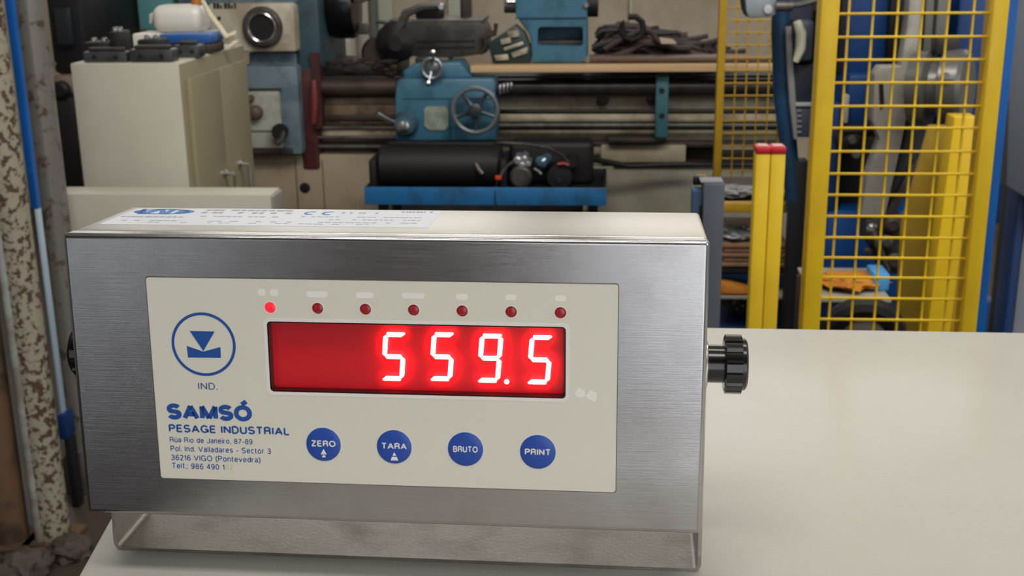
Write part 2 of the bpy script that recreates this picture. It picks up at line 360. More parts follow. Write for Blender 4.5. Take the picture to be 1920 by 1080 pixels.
# stroke glyphs: name -> (width, strokes, fixed dots) in units of the cap height
G_ = {
 ' ': (.16, []), 'I': (0, [[(0,0),(0,1)]]), 'l': (0, [[(0,0),(0,1)]]), '-': (.26, [[(0,.36),(.26,.36)]]),
 'N': (.62, [[(0,0),(0,1)],[(0,.98),(.62,.02)],[(.62,0),(.62,1)]]), 'D': (.62, [[(0,0),(0,1)],[(0,1),(.28,1)]+arc(.28,.5,.34,.5,90,-90)+[(0,0)]]),
 'S': (.6, S_(.6)), 's': (.42, S_(.42, XH)), 'A': (.72, [[(0,-.03),(.36,1)],[(.72,-.03),(.36,1)],[(.12,.31),(.60,.31)]]),
 'M': (.76, [[(0,0),(0,1)],[(0,1),(.38,0)],[(.38,0),(.76,1)],[(.76,1),(.76,0)]]), 'O': (.76, _o(.76)), '\u00d3': (.76, _o(.76) + [[(.34,1.22),(.60,1.50)]]),
 'P': (.56, [[(0,0),(0,1)],[(0,1),(.3,1)]+arc(.3,.74,.26,.26,90,-90)+[(0,.48)]]), 'R': (.6, [[(0,0),(0,1)],[(0,1),(.32,1)]+arc(.32,.75,.25,.25,90,-90)+[(0,.5)],[(.34,.5)]+arc(.40,.34,.16,.16,80,0,5)+[(.57,.1),(.61,0)]]),
 'E': (.52, [[(0,0),(0,1)],[(0,1),(.52,1)],[(0,.52),(.48,.52)],[(0,0),(.54,0)]]), 'G': (.74, [arc(.37,.5,.37,.5,38,325,24)+[(.72,.2),(.72,.44)],[(.42,.44),(.74,.44)],[(.73,0),(.73,.4)]]),
 'U': (.6, [[(0,1),(0,.3)]+arc(.3,.3,.3,.3,180,360)+[(.6,1)]]), 'T': (.6, [[(0,1),(.6,1)],[(.3,1),(.3,0)]]), 'L': (.48, [[(0,1),(0,0)],[(0,0),(.48,0)]]),
 'Z': (.58, [[(.02,1),(.58,1)],[(.56,.98),(.02,.02)],[(0,0),(.58,0)]]), 'B': (.58, [[(0,0),(0,1)],[(0,1),(.3,1)]+arc(.3,.76,.23,.24,90,-90)+[(0,.52)],[(.3,.52)]+arc(.32,.26,.26,.26,90,-90)+[(0,0)]]),
 'V': (.68, [[(0,1),(.34,0)],[(.34,0),(.68,1)]]), 'J': (.42, [[(.42,1),(.42,.24)]+arc(.21,.22,.21,.22,0,-180)]),
 'u': (.42, [[(0,XH),(0,.22)]+arc(.21,.21,.21,.21,180,360)+[(.42,.22)],[(.42,XH),(.42,0)]]), '\u00fa': (.42, [[(0,XH),(0,.22)]+arc(.21,.21,.21,.21,180,360),[(.42,XH),(.42,0)],[(.17,.86),(.28,1.04)]]),
 'a': (.42, [arc(.21,XH*.74,.19,XH*.26,160,0,10)+[(.40,.12),(.43,0)],[(.40,.42)]+arc(.18,.21,.18,.20,80,290,14)+[(.40,.18)]]),
 'i': (0, [[(0,0),(0,XH)],[(0,.92),(0,1.05)]]), 'o': (.48, _o(.48, XH)), 'd': (.46, _o(.44, XH) + [[(.46,0),(.46,1)]]), 'b': (.46, _o(.46, XH) + [[(0,0),(0,1)]]),
 'e': (.46, [[(.02,.38),(.46,.38)]+arc(.23,XH/2,.23,XH/2,0,325,22)]), 'n': (.42, [[(0,0),(0,XH)],arc(.21,XH-.22,.21,.22,180,0)+[(.42,0)]]),
 'r': (.24, [[(0,0),(0,XH)],arc(.2,XH-.24,.2,.24,180,85,8)]), 'v': (.46, [[(0,XH),(.23,0)],[(.23,0),(.46,XH)]]), 'c': (.42, [arc(.22,XH/2,.22,XH/2,45,315,20)]),
 't': (.24, [[(.1,.95),(.1,.15)]+arc(.2,.12,.1,.12,180,275,6),[(0,XH),(.24,XH)]]), 'f': (.24, [[(.1,0),(.1,.85)]+arc(.2,.87,.1,.13,180,85,6),[(0,XH),(.24,XH)]]),
 ',': (.04, [[(.04,.07),(.04,-.02),(0,-.16)]]), '.': (0, [[(0,-.05),(0,.09)]]), ':': (0, [[(0,-.05),(0,.09)],[(0,XH-.12),(0,XH+.03)]]),
 '(': (.16, [arc(.42,.4,.42,.68,118,242,14)]), ')': (.16, [arc(-.26,.4,.42,.68,62,-62,14)]),
 '0': (.48, _o(.48)), '1': (.2, [[(.2,0),(.2,1)],[(.2,.98),(.14,.84),(0,.78)]]), '2': (.48, [arc(.24,.72,.23,.28,170,-25,12)+[(.02,.04)],[(0,0),(.48,0)]]),
 '3': (.48, [arc(.24,.76,.21,.24,160,-90,14)+[(.16,.52)],[(.24,.52)]+arc(.24,.27,.24,.27,90,-160,16)]), '4': (.5, [[(.38,0),(.38,1)],[(.38,1),(0,.28)],[(0,.26),(.52,.26)]]),
 '6': (.48, [arc(.24,.30,.23,.30,0,360,20),[(.01,.32)]+arc(.26,.5,.25,.5,180,45,14)]), '7': (.48, [[(0,1),(.48,1)],[(.48,.98)]+arc(.78,0,.62,.85,130,180,8)]),
 '8': (.48, [arc(.24,.76,.20,.24,0,360,20),arc(.24,.26,.24,.26,0,360,20)]), '9': (.48, [arc(.24,.70,.23,.30,0,360,20),[(.47,.68)]+arc(.22,.5,.25,.5,0,-135,14)]),
}
def ribbon(pts, w):
    n = len(pts); closed = n > 3 and (Vector(pts[0])-Vector(pts[-1])).length < 1e-4
    P_ = [Vector(p) for p in pts]; L = []
    for i in range(n):
        a = P_[i-1] if i > 0 else (P_[-2] if closed else None); b = P_[i+1] if i < n-1 else (P_[1] if closed else None)
        d1 = (P_[i]-a).normalized() if a is not None else None; d2 = (b-P_[i]).normalized() if b is not None else None
        if d1 is None: d1 = d2
        if d2 is None: d2 = d1
        t = d1+d2
        if t.length < .2: t = d1
        t.normalize(); nn = Vector((-t.y, t.x)); k = max(.55, nn.dot(Vector((-d1.y, d1.x)))); L.append((P_[i]+nn*w/2/k, P_[i]-nn*w/2/k))
    return L
def stroke_text(s, x0, x1, zb, cap, wt, gap, name, mt, parent, y=-.42, th=.06):
    rib = []; x = 0; q = wt
    for ch in s:
        W_, st = G_[ch]
        for p in st: rib.append([[(x + q/2 + a, q/2 + b*(1-q)) for a, b in e] for e in [[(v[0], v[1]) for v in p]]][0])
        x += W_ + q + gap
    x -= gap; kx = (x1-x0)/x; mb = MB()
    for p in rib:
        L = ribbon(p, q)
        R = [[mb.bm.verts.new(Vector((x0+c.x*kx, yy, zb+c.y*cap))) for c, yy in ((l, y), (r, y), (r, y+th), (l, y+th))] for l, r in L]
        for a, b in zip(R[:-1], R[1:]):
            for i in range(4): mb.bm.faces.new((a[i], a[(i+1) % 4], b[(i+1) % 4], b[i]))
        mb.bm.faces.new(R[0][::-1]); mb.bm.faces.new(R[-1])
    return part(mb, name, mt, parent, smooth=False)
M_gb = mat('print_grey_blue', '46608a', .45)
stroke_text('IND.', 52.3, 60.6, 56.7, 3.0, .13, .17, 'lettering', M_gb, fp)
stroke_text('SAMS\u00d3', 37.9, 74.6, 43.2, 7.1, .27, .02, 'lettering', M_blue, fp)
stroke_text('PESAGE INDUSTRIAL', 38.3, 90.3, 37.6, 3.5, .195, .10, 'lettering', M_blue, fp)
stroke_text('R\u00faa Rio de Janeiro, 87-89', 38.4, 74.1, 33.1, 2.4, .13, .13, 'lettering', M_blue, fp)
stroke_text('Pol. Ind. Valladares - Sector 3', 38.4, 81.8, 29.1, 2.5, .13, .13, 'lettering', M_blue, fp)
stroke_text('36216 VIGO (Pontevedra)', 38.4, 77.1, 25.1, 2.5, .13, .13, 'lettering', M_blue, fp)
stroke_text('Telf.: 986 490 1', 38.4, 61.3, 21.4, 2.5, .13, .13, 'lettering', M_blue, fp)
stroke_text('62', 61.9, 65.0, 21.4, 2.5, .11, .12, 'lettering', mat('faded_print', 'c5c7bd', .5), fp)
# emblem
cx, cz = 55.8, 76.2
circ = lambda r, n=64: [(cx+r*math.cos(2*PI*i/n), cz+r*math.sin(2*PI*i/n)) for i in range(n)]
part(ring(circ(13.6), circ(12.4), -.42, -.34), 'emblem_ring', M_blue, fp)
part(MB().prism([(50.3, 81.8), (60.9, 81.8), (55.5, 73.3)], -.42, -.34), 'emblem_triangle', M_blue, fp, smooth=False)
mb = MB(); mb.prism([(48.6, 75.4), (55.5, 73.1), (55.5, 70.5), (48.8, 70.4)], -.42, -.34); mb.prism([(55.5, 73.1), (62.9, 75.2), (62.8, 70.6), (55.5, 70.5)], -.42, -.34)
part(mb, 'emblem_base', M_blue, fp, smooth=False)
# keys
for k, (x, z, s, w2, ic) in enumerate(((104.4, 34.1, 'ZERO', 5.2, 1), (134.2, 33.9, 'TARA', 5.3, 2), (163.9, 33.8, 'BRUTO', 5.1, 0), (193.7, 33.5, 'PRINT', 5.3, 0))):
    b = part(MB().lathe((x, 0, z), (0, -1, 0), [(.3, 7.3), (.55, 7.25), (.65, 7.0), (.68, 3)], 48), 'key', M_btn)
    b['label'] = 'round blue key marked ' + s
    part(ring([(x+7.65*math.cos(a*PI/32), z+7.65*math.sin(a*PI/32)) for a in range(64)], [(x+7.32*math.cos(a*PI/32), z+7.32*math.sin(a*PI/32)) for a in range(64)], -.42, -.34), 'key_rim', mat('key_rim_print', 'e4e2da', .4), b)
    stroke_text(s, x-w2, x+w2, z-(1.3 if not ic else .9), 2.7, .19, .11, 'lettering', M_white, b, y=-.74)
    if ic:
        mb = MB()
        if ic == 1: mb.prism([(x-1.3, z-4.3), (x+1.3, z-4.3), (x, z-1.9)], -.74, -.68); mb.prism([(x-.8, z-5.6), (x+.8, z-5.6), (x+.6, z-4.9), (x, z-4.6), (x-.6, z-4.9)], -.74, -.68)
        else: mb.prism([(x-.8, z-3.8), (x+.8, z-3.8), (x, z-2.2)], -.74, -.68); mb.prism([(x-1.6, z-5.9), (x+1.6, z-5.9), (x+1.1, z-4.3), (x-1.1, z-4.3)], -.74, -.68)
        part(mb, 'arrow_mark', M_white, b, smooth=False)
# reflection of a pair of lights, painted as pale patches right of the display
mb = MB(); mb.prism([(208.6, 59.2), (210.2, 61.3), (212.6, 60.2), (212.9, 58.0), (211, 57.0), (209, 57.8)], -.37, -.34); mb.prism([(213.2, 58.2), (215, 60.6), (217.4, 59.2), (217.6, 56.8), (216.8, 55.4), (213.8, 57)], -.37, -.34)
part(mb, 'painted_reflection', mat('faint_print_and_glint', 'f0ede4', .5), fp)
# rating label on the top (local top plane z = H)
ZT = H - .1
lab = part(MB().prism(rrect(4, 146, 24, 66.5, 1.5), ZT+.0, ZT+.12, axis='z'), 'rating_label', mat('label_white', 'cfd2d8', .4))
M_lb = mat('label_print_blue', '3f74b4', .5); M_lg = mat('label_print_grey', '8d94a8', .5)
def lz(mb, x0, x1, y0, y1): mb.box(x0, x1, y0, y1, ZT+.12, ZT+.18)
mb = MB(); n = 40
L = [[Vector((20+14*k*math.cos(2*PI*i/n), 57+7*k*math.sin(2*PI*i/n), ZT+zz)) for i in range(n)] for k, zz in ((1, .12), (1, .18), (.72, .18), (.72, .12))]
mb.rings(L, close=True); mb.prism([(10, 50), (14, 50), (17, 60), (20, 50), (24, 50), (24, 64), (21, 64), (21, 56), (18, 64), (14, 64), (12, 56), (9, 64), (7, 64)], ZT+.12, ZT+.18, axis='z'); lz(mb, 26, 31, 52, 61)
part(mb, 'label_emblem', M_lb, lab, smooth=False)
mb = MB(); rr = random.Random(3)
def words(xa, xb, y, h, dens=.8, wd=2.2):
    x = xa
    while x < xb:
        l = rr.uniform(.6, 1.4)*wd
        if rr.random() < dens: lz(mb, x, min(x+l, xb), y, y+h)
        x += l + rr.uniform(.3, .9)
words(38, 78, 61, 3, .95, 3); words(38, 80, 54, 3.4, .6, 2); words(6, 34, 42, 2.2, .7); words(36, 76, 45, 1.6, .5); words(6, 140, 33, 1.2, .7, 3); words(20, 120, 29, .9, .6, 3)
words(86, 140, 47, 1.2, .7, 1.6); words(100, 140, 40, 1.2, .6, 1.6); words(100, 124, 57, 3, .7, 1.4); words(128, 142, 61, 3, .9, 1)
part(mb, 'label_print', M_lg, lab, smooth=False)
mb = MB(); text_tmp = None
for c0 in (88, 96):
    L = [[Vector((c0+3.2*k*math.cos(math.radians(60+240*i/16)), 57+4.5*k*math.sin(math.radians(60+240*i/16)), ZT+zz)) for i in range(17)] for k, zz in ((1, .12), (1, .18), (.6, .18), (.6, .12))]
    for a_, b_ in zip(L, L[1:]+L[:1]):
        for i in range(16):
            mb.bm.faces.new([mb.bm.verts.new(p) for p in (a_[i], a_[i+1], b_[i+1], b_[i])])
part(mb, 'conformity_mark', M_lb, lab, smooth=False)
# bracket (not tilted): bent 1.6 mm sheet standing on the table, side cheeks with round tops
x0, x1, zb, th = -2.2, 262.9, -31.1, 1.6
def ubend(off, n=6, r=4):
    r2 = r - off; a = [(x0+off, zb+8)]
    for i in range(n+1): t_ = math.radians(180+90*i/n); a.append((x0+r+r2*math.cos(t_), zb+r+r2*math.sin(t_)))
    for i in range(n+1): t_ = math.radians(270+90*i/n); a.append((x1-r+r2*math.cos(t_), zb+r+r2*math.sin(t_)))
    a.append((x1-off, zb+8)); return a
oo, ii = ubend(0), ubend(th)
mb = MB(); y0b, y1b = 23.5, 64
for i in range(len(oo)-1):
    V = [mb.bm.verts.new(Vector((a, y, b))) for y in (y0b, y1b) for a, b in (oo[i], oo[i+1], ii[i+1], ii[i])]
    for f_ in [(0, 1, 2, 3), (4, 7, 6, 5), (0, 4, 5, 1), (2, 6, 7, 3)]: mb.bm.faces.new([V[j] for j in f_]).smooth = True
bmesh.ops.remove_doubles(mb.bm, verts=mb.bm.verts, dist=.01)
cheek = [(y0b, zb+8), (y1b, zb+8)] + [(46+16*math.cos(math.radians(a)), 55+16*math.sin(math.radians(a))) for a in range(-20, 201, 12)]
for xa in (x0, x1-th): mb.prism(cheek, xa, xa+th, axis='x')
part(mb, 'bracket', M_bracket, tilt=False)
# rubber mat strip under the bracket
part(MB().box(10, 252, 30, 58, zb-.15, zb+.2), 'pad', M_dark2, tilt=False)
# knobs
def knob(side):
    cx = x1 if side > 0 else x0; ax = Vector((side, 0, 0)); c = Vector((cx, 46, 57.3))
    wsh = part(MB().lathe(c, ax, [(-.1, 10.6), (.8, 10.4), (1.1, 9.4), (1.1, 4)], 32), 'washer', mat('washer_steel', 'c0b5a6', .3, 1), tilt=False)
    mb = MB(); n = 96; L = []
    for d, r, fl in ((1.1, 8.2, 0), (8.0, 8.2, 0), (8.05, 11.6, 1), (8.6, 12.8, 1), (15.4, 12.8, 1), (15.6, 11.4, 0), (17.0, 11.2, 0), (17.8, 10.2, 0), (18, 5, 0)):
        ringp = []
        for i in range(n):
            a = 2*PI*i/n; rr_ = r - (.75*max(0, math.cos(a*16))**6 if fl else 0)
            ringp.append(c + ax*d + Vector((0, math.cos(a), math.sin(a)))*rr_)
        L.append(ringp)
    mb.rings(L); part(mb, 'knob', M_black, tilt=False)
knob(1); knob(-1)

# ------------------------------------------------------------------ left foreground posts
def post(name, label, cat, u, v, Y, r, mt, ztop=2.2, z0=FLOOR, square=None, foot=True):
    p = P(u, v, Y); t = thing(name, label, cat, (p.x, Y, z0))
    if square: MB().box(p.x-square/2, p.x+square/2, Y-square/2, Y+square/2, z0+.008, ztop, .003).build('shaft', mt, t)
    else: MB().cyl((p.x, Y, z0+.008), (p.x, Y, ztop), r, 32).build('shaft', mt, t)
    if foot: MB().box(p.x-r*1.5, p.x+r*1.5, Y-r*1.5, Y+r*1.5, z0, z0+.012, .002).build('base_plate', M_rust, t)
    return t
post('steel_column', 'thick rust-spotted column with peeling pale paint at the left edge', 'column', 22, 400, 2.02, .038, M_rustp)
post('steel_column', 'brown rusty column cut by the lower left corner', 'column', -22, 700, 2.0, .040, M_rust)
post('conduit_pipe', 'thin pale conduit between the two rusty columns', 'pipe', 33, 700, 1.99, .011, mat('pale_conduit', '8f9490', .5, dirt='6a5a48', dirt_amt=.7, scale=12), foot=False)
post('steel_pipe', 'worn grey steel pipe in front of the cream cabinet', 'pipe', 102, 400, 2.32, .0345, M_pipe2)
p = P(140, 840, 2.32); sp_ = bpy.data.objects['steel_pipe']
MB().lathe((sp_.location.x, 2.32, FLOOR), (0, 0, 1), [(0, .075), (.02, .07), (p.z-FLOOR-.03, .055), (p.z-FLOOR, .038)], 28).jitter(.004, 20).build('socket', M_dark, sp_)
p = P(64, 392, 2.18)
t = thing('cable_duct', 'narrow upright duct, blue above and pale below, between two pipes', 'duct', (p.x, 2.18, P(124, 800, 2.18).z))
zc = P(64, 392, 2.18).z; zlo = P(122, 775, 2.18).z
MB().box(p.x-.0075, p.x+.0085, 2.18, 2.20, zc, 2.2, .001).build('upper_duct', M_sblue, t)
MB().box(p.x+.000, p.x+.0075, 2.18, 2.20, zlo, zc, .001).build('lower_duct', mat('pale_duct', 'a9bccb', .4), t)
MB().box(p.x-.006, p.x+.016, 2.17, 2.22, P(124, 822, 2.18).z, zlo, .004).build('junction_box', M_mblue, t)
MB().box(p.x+.0, p.x+.02, 2.18, 2.21, FLOOR, P(124, 822, 2.18).z, .004).build('foot', M_dark2, t)
# crumpled dark sacking / rags on the floor under the columns
for k, (u, v, Y, sx, sy, sz) in enumerate(((42, 1035, 1.86, .055, .06, .04), (128, 1015, 1.95, .045, .05, .03), (95, 1085, 1.68, .08, .05, .03), (-30, 1060, 1.74, .045, .05, .04))):
    p = P(u, v, Y); mb = MB(); t_ = bmesh.new(); bmesh.ops.create_icosphere(t_, subdivisions=4, radius=1)
    for vv in t_.verts:
        n_ = noise.fractal(vv.co*2.1+Vector((k*7, 0, 0)), 1, 2, 4); q_ = vv.co*(1+.30*n_); vv.co = Vector((p.x+q_.x*sx, Y+q_.y*sy, FLOOR + max(0, q_.z+.35)*sz))
    mb._merge(t_)
    tag(mb.build('oily_rag', mat('dirty_cloth', '4a4038', .85, dirt='2b241f', dirt_amt=.8, scale=14)), ['crumpled brown oily rag at the foot of the rust-spotted column', 'crumpled dark rag between the columns and the table corner', 'lowest crumpled rag at the bottom edge beside the table', 'dark rag in the bottom left corner'][k], 'rag')

# ------------------------------------------------------------------ cream cupboard with two doors, on the left
cx0, cx1 = P(132, 128, 2.65).x, P(335, 119, 2.65).x; cy0, cy1 = 2.65, 3.22; cz = P(335, 118, 2.65).z
t = thing('storage_cupboard', 'tall cream steel cupboard with two tan side doors, tools lying on top', 'cupboard', ((cx0+cx1)/2, (cy0+cy1)/2, FLOOR))
MB().box(cx0, cx1, cy0, cy1, FLOOR+.02, cz, .004).build('carcass', M_cab, t)
MB().box(cx1, cx1+.004, cy0, cy1, FLOOR+.02, cz-.004, .001).build('front_frame', M_cab2, t)
for k, (a, b) in enumerate(((cy0+.03, cy0+.275), (cy0+.285, cy1-.03))):
    d = MB().box(cx1+.004, cx1+.018, a, b, FLOOR+.08, cz-.045, .002).build('door', M_cab2, t)
    hy = b-.035 if k == 0 else a+.10; hz_ = P(411, 325, hy).z if k == 0 else P(440, 307, hy).z
    hb = MB(); hb.tube([(cx1+.018, hy, hz_), (cx1+.045, hy, hz_), (cx1+.048, hy, hz_-.004), (cx1+.048, hy, hz_-.11), (cx1+.018, hy, hz_-.115)], .0055, 8); hb.lathe((cx1+.018, hy, hz_), (1, 0, 0), [(0, .011), (.006, .011), (.012, .006)], 12)
    hb.build('handle', M_chrome, d)
MB().box(cx0+.02, cx1-.02, cy0+.03, cy1-.03, FLOOR, FLOOR+.02).build('foot', M_dark, t)
bx1 = P(507, 364, 2.40).x; bx0 = P(96, 364, 2.40).x; bz = P(320, 364, 2.40).z
t = thing('low_bench', 'low cream steel bench with grey right end, in front of the cupboard', 'bench', ((bx0+bx1)/2, 2.49, FLOOR))
MB().box(bx0, bx1, 2.40, 2.49, bz-.28, bz, .004).build('body', M_cab, t)
MB().box(bx1, bx1+.006, 2.402, 2.488, bz-.27, bz-.006, .001).build('end_panel', M_gmach, t)
for xx in (bx0+.03, bx1-.03):
    for yy in (2.42, 2.47): MB().box(xx-.015, xx+.015, yy-.015, yy+.015, FLOOR, bz-.28).build('leg', M_gpost, t)
# things on the cupboard top
def on(u, Y): return P(u, 100, Y).x
Z = cz
def blk(name, label, cat, u0, u1, Y, d, h, mt, z=None, bev=.004, grp=None):
    z = Z if z is None else z
    return tag(MB().box(P(u0, 100, Y).x, P(u1, 100, Y).x, Y, Y+d, z, z+h, bev).build(name, mt), label, cat, grp)
M_jaw = mat('steel_jaw', '55585a', .4, .6, dirt='2f2c2a', dirt_amt=.6, scale=25)
def jaw(u0, u1, Y, d, h, lab, z=None):
    z = Z if z is None else z; a, b = P(u0, 100, Y).x, P(u1, 100, Y).x; t = thing('vise_jaw', lab, 'vise jaw', ((a+b)/2, Y+d/2, z))
    MB().box(a, b, Y, Y+d, z, z+h, .004).build('block', M_jaw, t)
    MB().box(a+.01, b-.01, Y+.01, Y+d*.6, z+h, z+h+.010, .003).build('serrated_insert', M_dark, t)
    for k in (.25, .75): MB().lathe((a+(b-a)*k, Y-.001, z+h*.5), (0, 1, 0), [(0, .006), (.004, .006)], 12).build('screw', M_dark2, t)
    return t
jaw(155, 236, 2.665, .05, .028, 'nearest left flat steel vise jaw on the cupboard top')
jaw(242, 322, 2.66, .055, .034, 'nearest right flat steel vise jaw on the cupboard top')
jaw(326, 372, 2.78, .06, .034, 'short steel jaw behind the right end of the jaw row')
for i, (u0, u1, Y, h, z, lb) in enumerate(((156, 205, 2.76, .045, 0, 'black machined block behind the left steel jaw'), (206, 228, 2.77, .072, 0, 'tall narrow black block with bright bolt heads'), (258, 300, 2.78, .05, 0, 'black block left of the blue tool case'))):
    t = thing('clamp_block', lb, 'block', (P((u0+u1)/2, 100, Y).x, Y+.04, Z)); a, b = P(u0, 100, Y).x, P(u1, 100, Y).x
    MB().box(a, b, Y, Y+.08, Z, Z+h, .006).build('body', M_dark2, t)
    for k in (.3, .7): MB().lathe((a+(b-a)*k, Y+.03, Z+h), (0, 0, 1), [(0, .007), (.008, .007), (.011, .004)], 12).build('bolt_head', M_chrome, t)
a, b = P(298, 80, 2.90).x, P(396, 80, 2.90).x
t = thing('tool_case', 'flat blue plastic tool case on the cupboard top', 'case', ((a+b)/2, 2.96, Z))
MB().box(a, b, 2.90, 3.02, Z+.028, Z+.055, .006).build('lid', mat('case_blue', '28599a', .4), t)
MB().box(a, b, 2.90, 3.02, Z, Z+.028, .006).build('base', M_dark, t)
MB().box((a+b)/2-.015, (a+b)/2+.015, 2.894, 2.90, Z+.018, Z+.038, .001).build('latch', M_dark2, t)
a, b = P(250, 70, 3.06).x, P(390, 70, 3.06).x
t = thing('plastic_tray', 'thin pale plastic tray behind the blue case', 'tray', ((a+b)/2, 3.12, Z))
MB().box(a, b, 3.05, 3.19, Z, Z+.045, .006).build('tray', M_plast, t)
t = thing('plastic_canister', 'squat white plastic canister with rounded shoulders and orange cap', 'canister', (P(340, 60, 3.1).x, 3.12, Z+.045))
p0, p1 = P(293, 60, 3.1).x, P(388, 60, 3.1).x
mb = MB(); mb.box(p0, p1, 3.06, 3.18, Z+.0455, Z+.125, .03, 4); mb.build('bottle', M_plast, t)
MB().lathe((p1-.03, 3.12, Z+.124), (0, 0, 1), [(0, .016), (.014, .016), (.017, .012)], 16).build('cap', M_orange, t)
MB().tube([P(300, 22, 3.1), P(284, 30, 3.1), P(282, 44, 3.1)], [.008, .007, .003]).build('spout', M_plast, t)
tag(MB().tube([(P(375, 20, 3.05).x, 3.08, Z+.137), P(395, 30, 3.03), P(412, 52, 3.0), P(425, 70, 2.99), P(440, 62, 3.0), P(446, 76, 3.01), P(430, 88, 3.0)], [.006, .009, .009, .010, .009, .009, .007]).build('cloth_strap', mat('cream_strap', 'd8ccb0', .7)), 'twisted cream cloth strap hanging over the cupboard corner', 'strap')
# dark machines and yellow parts behind the cupboard
t = thing('dark_machine', 'tall black machine between the grey pipe and the yellow hoses', 'machine', (P(125, 50, 3.5).x, 3.7, FLOOR))
bx(88, -60, 158, 140, 3.5, .5, .02).build('column', M_dark2, t)
bx(82, 180, 150, 360, 3.45, .5, .02).build('base_body', M_dark2, t)
bx(104, 15, 132, 85, 3.47, .03, .004).build('cover', mat('dark_slate', '22262c', .4), t)
bx(98, 142, 136, 176, 3.47, .06, .012).build('rusty_bracket', mat('pink_rust', '8a7468', .7, dirt='5a463c', dirt_amt=.8, scale=12), t)
MB().lathe(P(117, 168, 3.46), (0, -1, 0), [(0, .03), (.02, .03), (.03, .02)], 20).build('knob', M_dark2, t)
mb = MB(); pq = P(106, 118, 3.45); mb.lathe(pq, (0, -1, 0), [(0, .008), (.02, .008)], 12); mb.build('bolt', M_chrome, t)
zbt = P(125, 360, 3.45).z
MB().box(P(85, 300, 3.5).x, P(148, 300, 3.5).x, 3.5, 3.9, FLOOR, zbt, .01).build('plinth', M_dark, t)
t = thing('yellow_housing', 'grubby yellow machine housing with pale panels, top left behind the tools', 'machine', (P(200, 50, 4.2).x, 4.3, FLOOR))
bx(158, 22, 226, 110, 4.2, .3, .02).build('body', mat('mustard', '8f7324', .6, dirt='5c4a1c', dirt_amt=.8, scale=8), t)
bx(164, -50, 196, 26, 4.19, .1, .01).build('pale_panel', M_plast, t); bx(206, -50, 226, 20, 4.19, .1, .01).build('pale_panel', M_plast, t)
MB().torus(P(205, 70, 4.17), (0, -1, 0), .075, .022, 28, 8).build('hose_loop', mat('mustard_hose', '7e6424', .6), t)
MB().box(P(165, 80, 4.3).x, P(215, 80, 4.3).x, 4.25, 4.6, FLOOR, P(200, 105, 4.2).z, .02).build('pedestal', M_dark, t)
t = thing('brown_rack', 'dark brown rusty upright between the yellow housing and teal cover', 'upright', (P(242, 40, 4.75).x, 4.8, FLOOR))
MB().box(P(226, 40, 4.75).x, P(256, 40, 4.75).x, 4.75, 4.87, FLOOR+.01, .3, .01).build('upright', mat('brown_iron', '3c2a22', .7), t)
MB().box(P(220, 40, 4.75).x, P(262, 40, 4.75).x, 4.72, 4.90, FLOOR, FLOOR+.01, .002).build('base_plate', M_dark, t)

# ------------------------------------------------------------------ the lathe
YL = 3.9
L = thing('lathe', 'large worn blue and cream engine lathe filling the middle background', 'lathe', (P(900, 300, YL).x, YL+.3, FLOOR))
def lp(mb, name, mt, par=None, label=None):
    o = mb.build(name, mt, par or L)
    if label: o['label'] = label
    return o
# headstock end
lp(bx(255, -70, 324, 57, YL+.05, .45, .01), 'gear_cover', M_teal, None, 'teal gear cover')
hp = lp(bx(392, 6, 553, 98, YL-.04, .5, .012), 'headstock_panel', mat('headstock_cream', 'bdb7a5', .5, dirt='8d7a62', dirt_amt=.7, scale=7))
lp(bx(330, -70, 556, 8, YL, .5, .01), 'headstock_top', M_lblue2)
c = P(494, 51, YL-.04)
lp(MB().torus(c + Vector((0, -.012, 0)), (0, 1, 0), .058, .016, 40, 10), 'bearing_ring', M_iron, hp)
lp(MB().lathe(c+Vector((0, -.018, 0)), (0, 1, 0), [(0, .047), (.016, .047)], 32), 'spindle_bore', M_dark2, hp)
lp(MB().torus(c + Vector((0, -.022, 0)), (0, 1, 0), .050, .006, 40, 8), 'chrome_lip', M_chrome, hp)
mb = MB()
for k, (a, b) in enumerate(((400, 404), (406, 411), (413, 416), (420, 425), (427, 431), (433, 436), (439, 442))): bx(a, 6+(k % 3 == 2)*4, b, 16, YL-.043, .004, 0, mb)
lp(mb, 'plate_marking', M_dark2, hp)
for u, v in ((411, 34), (409, 48)): lp(MB().lathe(P(u, v, YL-.04), (0, -1, 0), [(0, .007), (.004, .007)], 12), 'bolt', M_dark, hp)
lp(bx(553, -70, 597, 132, YL+.02, .45, .012), 'headstock_end', mat('slate_teal', '38505a', .5, dirt='2a3538', dirt_amt=.7, scale=8))
lp(bx(466, 98, 556, 128, YL+.02, .4, .01), 'gearbox_top', M_lblue2)
gb = lp(bx(455, 124, 562, 290, YL-.03, .5, .01), 'gearbox', M_lblue2)
dr = lp(bx(462, 168, 527, 278, YL-.045, .016, .004), 'gearbox_door', mat('grey_white_door', 'a9ab9f', .55, dirt='7d776a', dirt_amt=.7, scale=9), gb)
lp(bx(462, 166, 527, 169, YL-.052, .01, 0), 'door_edge', M_dark, gb)
lp(bx(464, 245, 524, 247, YL-.048, .004, 0), 'door_seam', M_dark, gb)
lp(MB().lathe(P(481, 210, YL-.045), (0, -1, 0), [(0, .026), (.02, .026), (.035, .02), (.04, .01)], 20), 'door_knob', mat('brown_knob', '5a4a3c', .5), gb)
lp(MB().lathe(P(471, 184, YL-.045), (0, -1, 0), [(0, .013), (.03, .013), (.04, .008)], 16), 'small_knob', M_rust, gb)
lp(MB().lathe(P(532, 243, YL-.03), (0, -1, 0), [(0, .018), (.03, .018), (.045, .03), (.06, .03)], 20), 'shift_lever_hub', M_dark2, gb)
lp(MB().tube([P(532, 246, YL-.08), P(528, 262, YL-.09), P(518, 268, YL-.10)], .012), 'shift_lever', M_dark, gb)
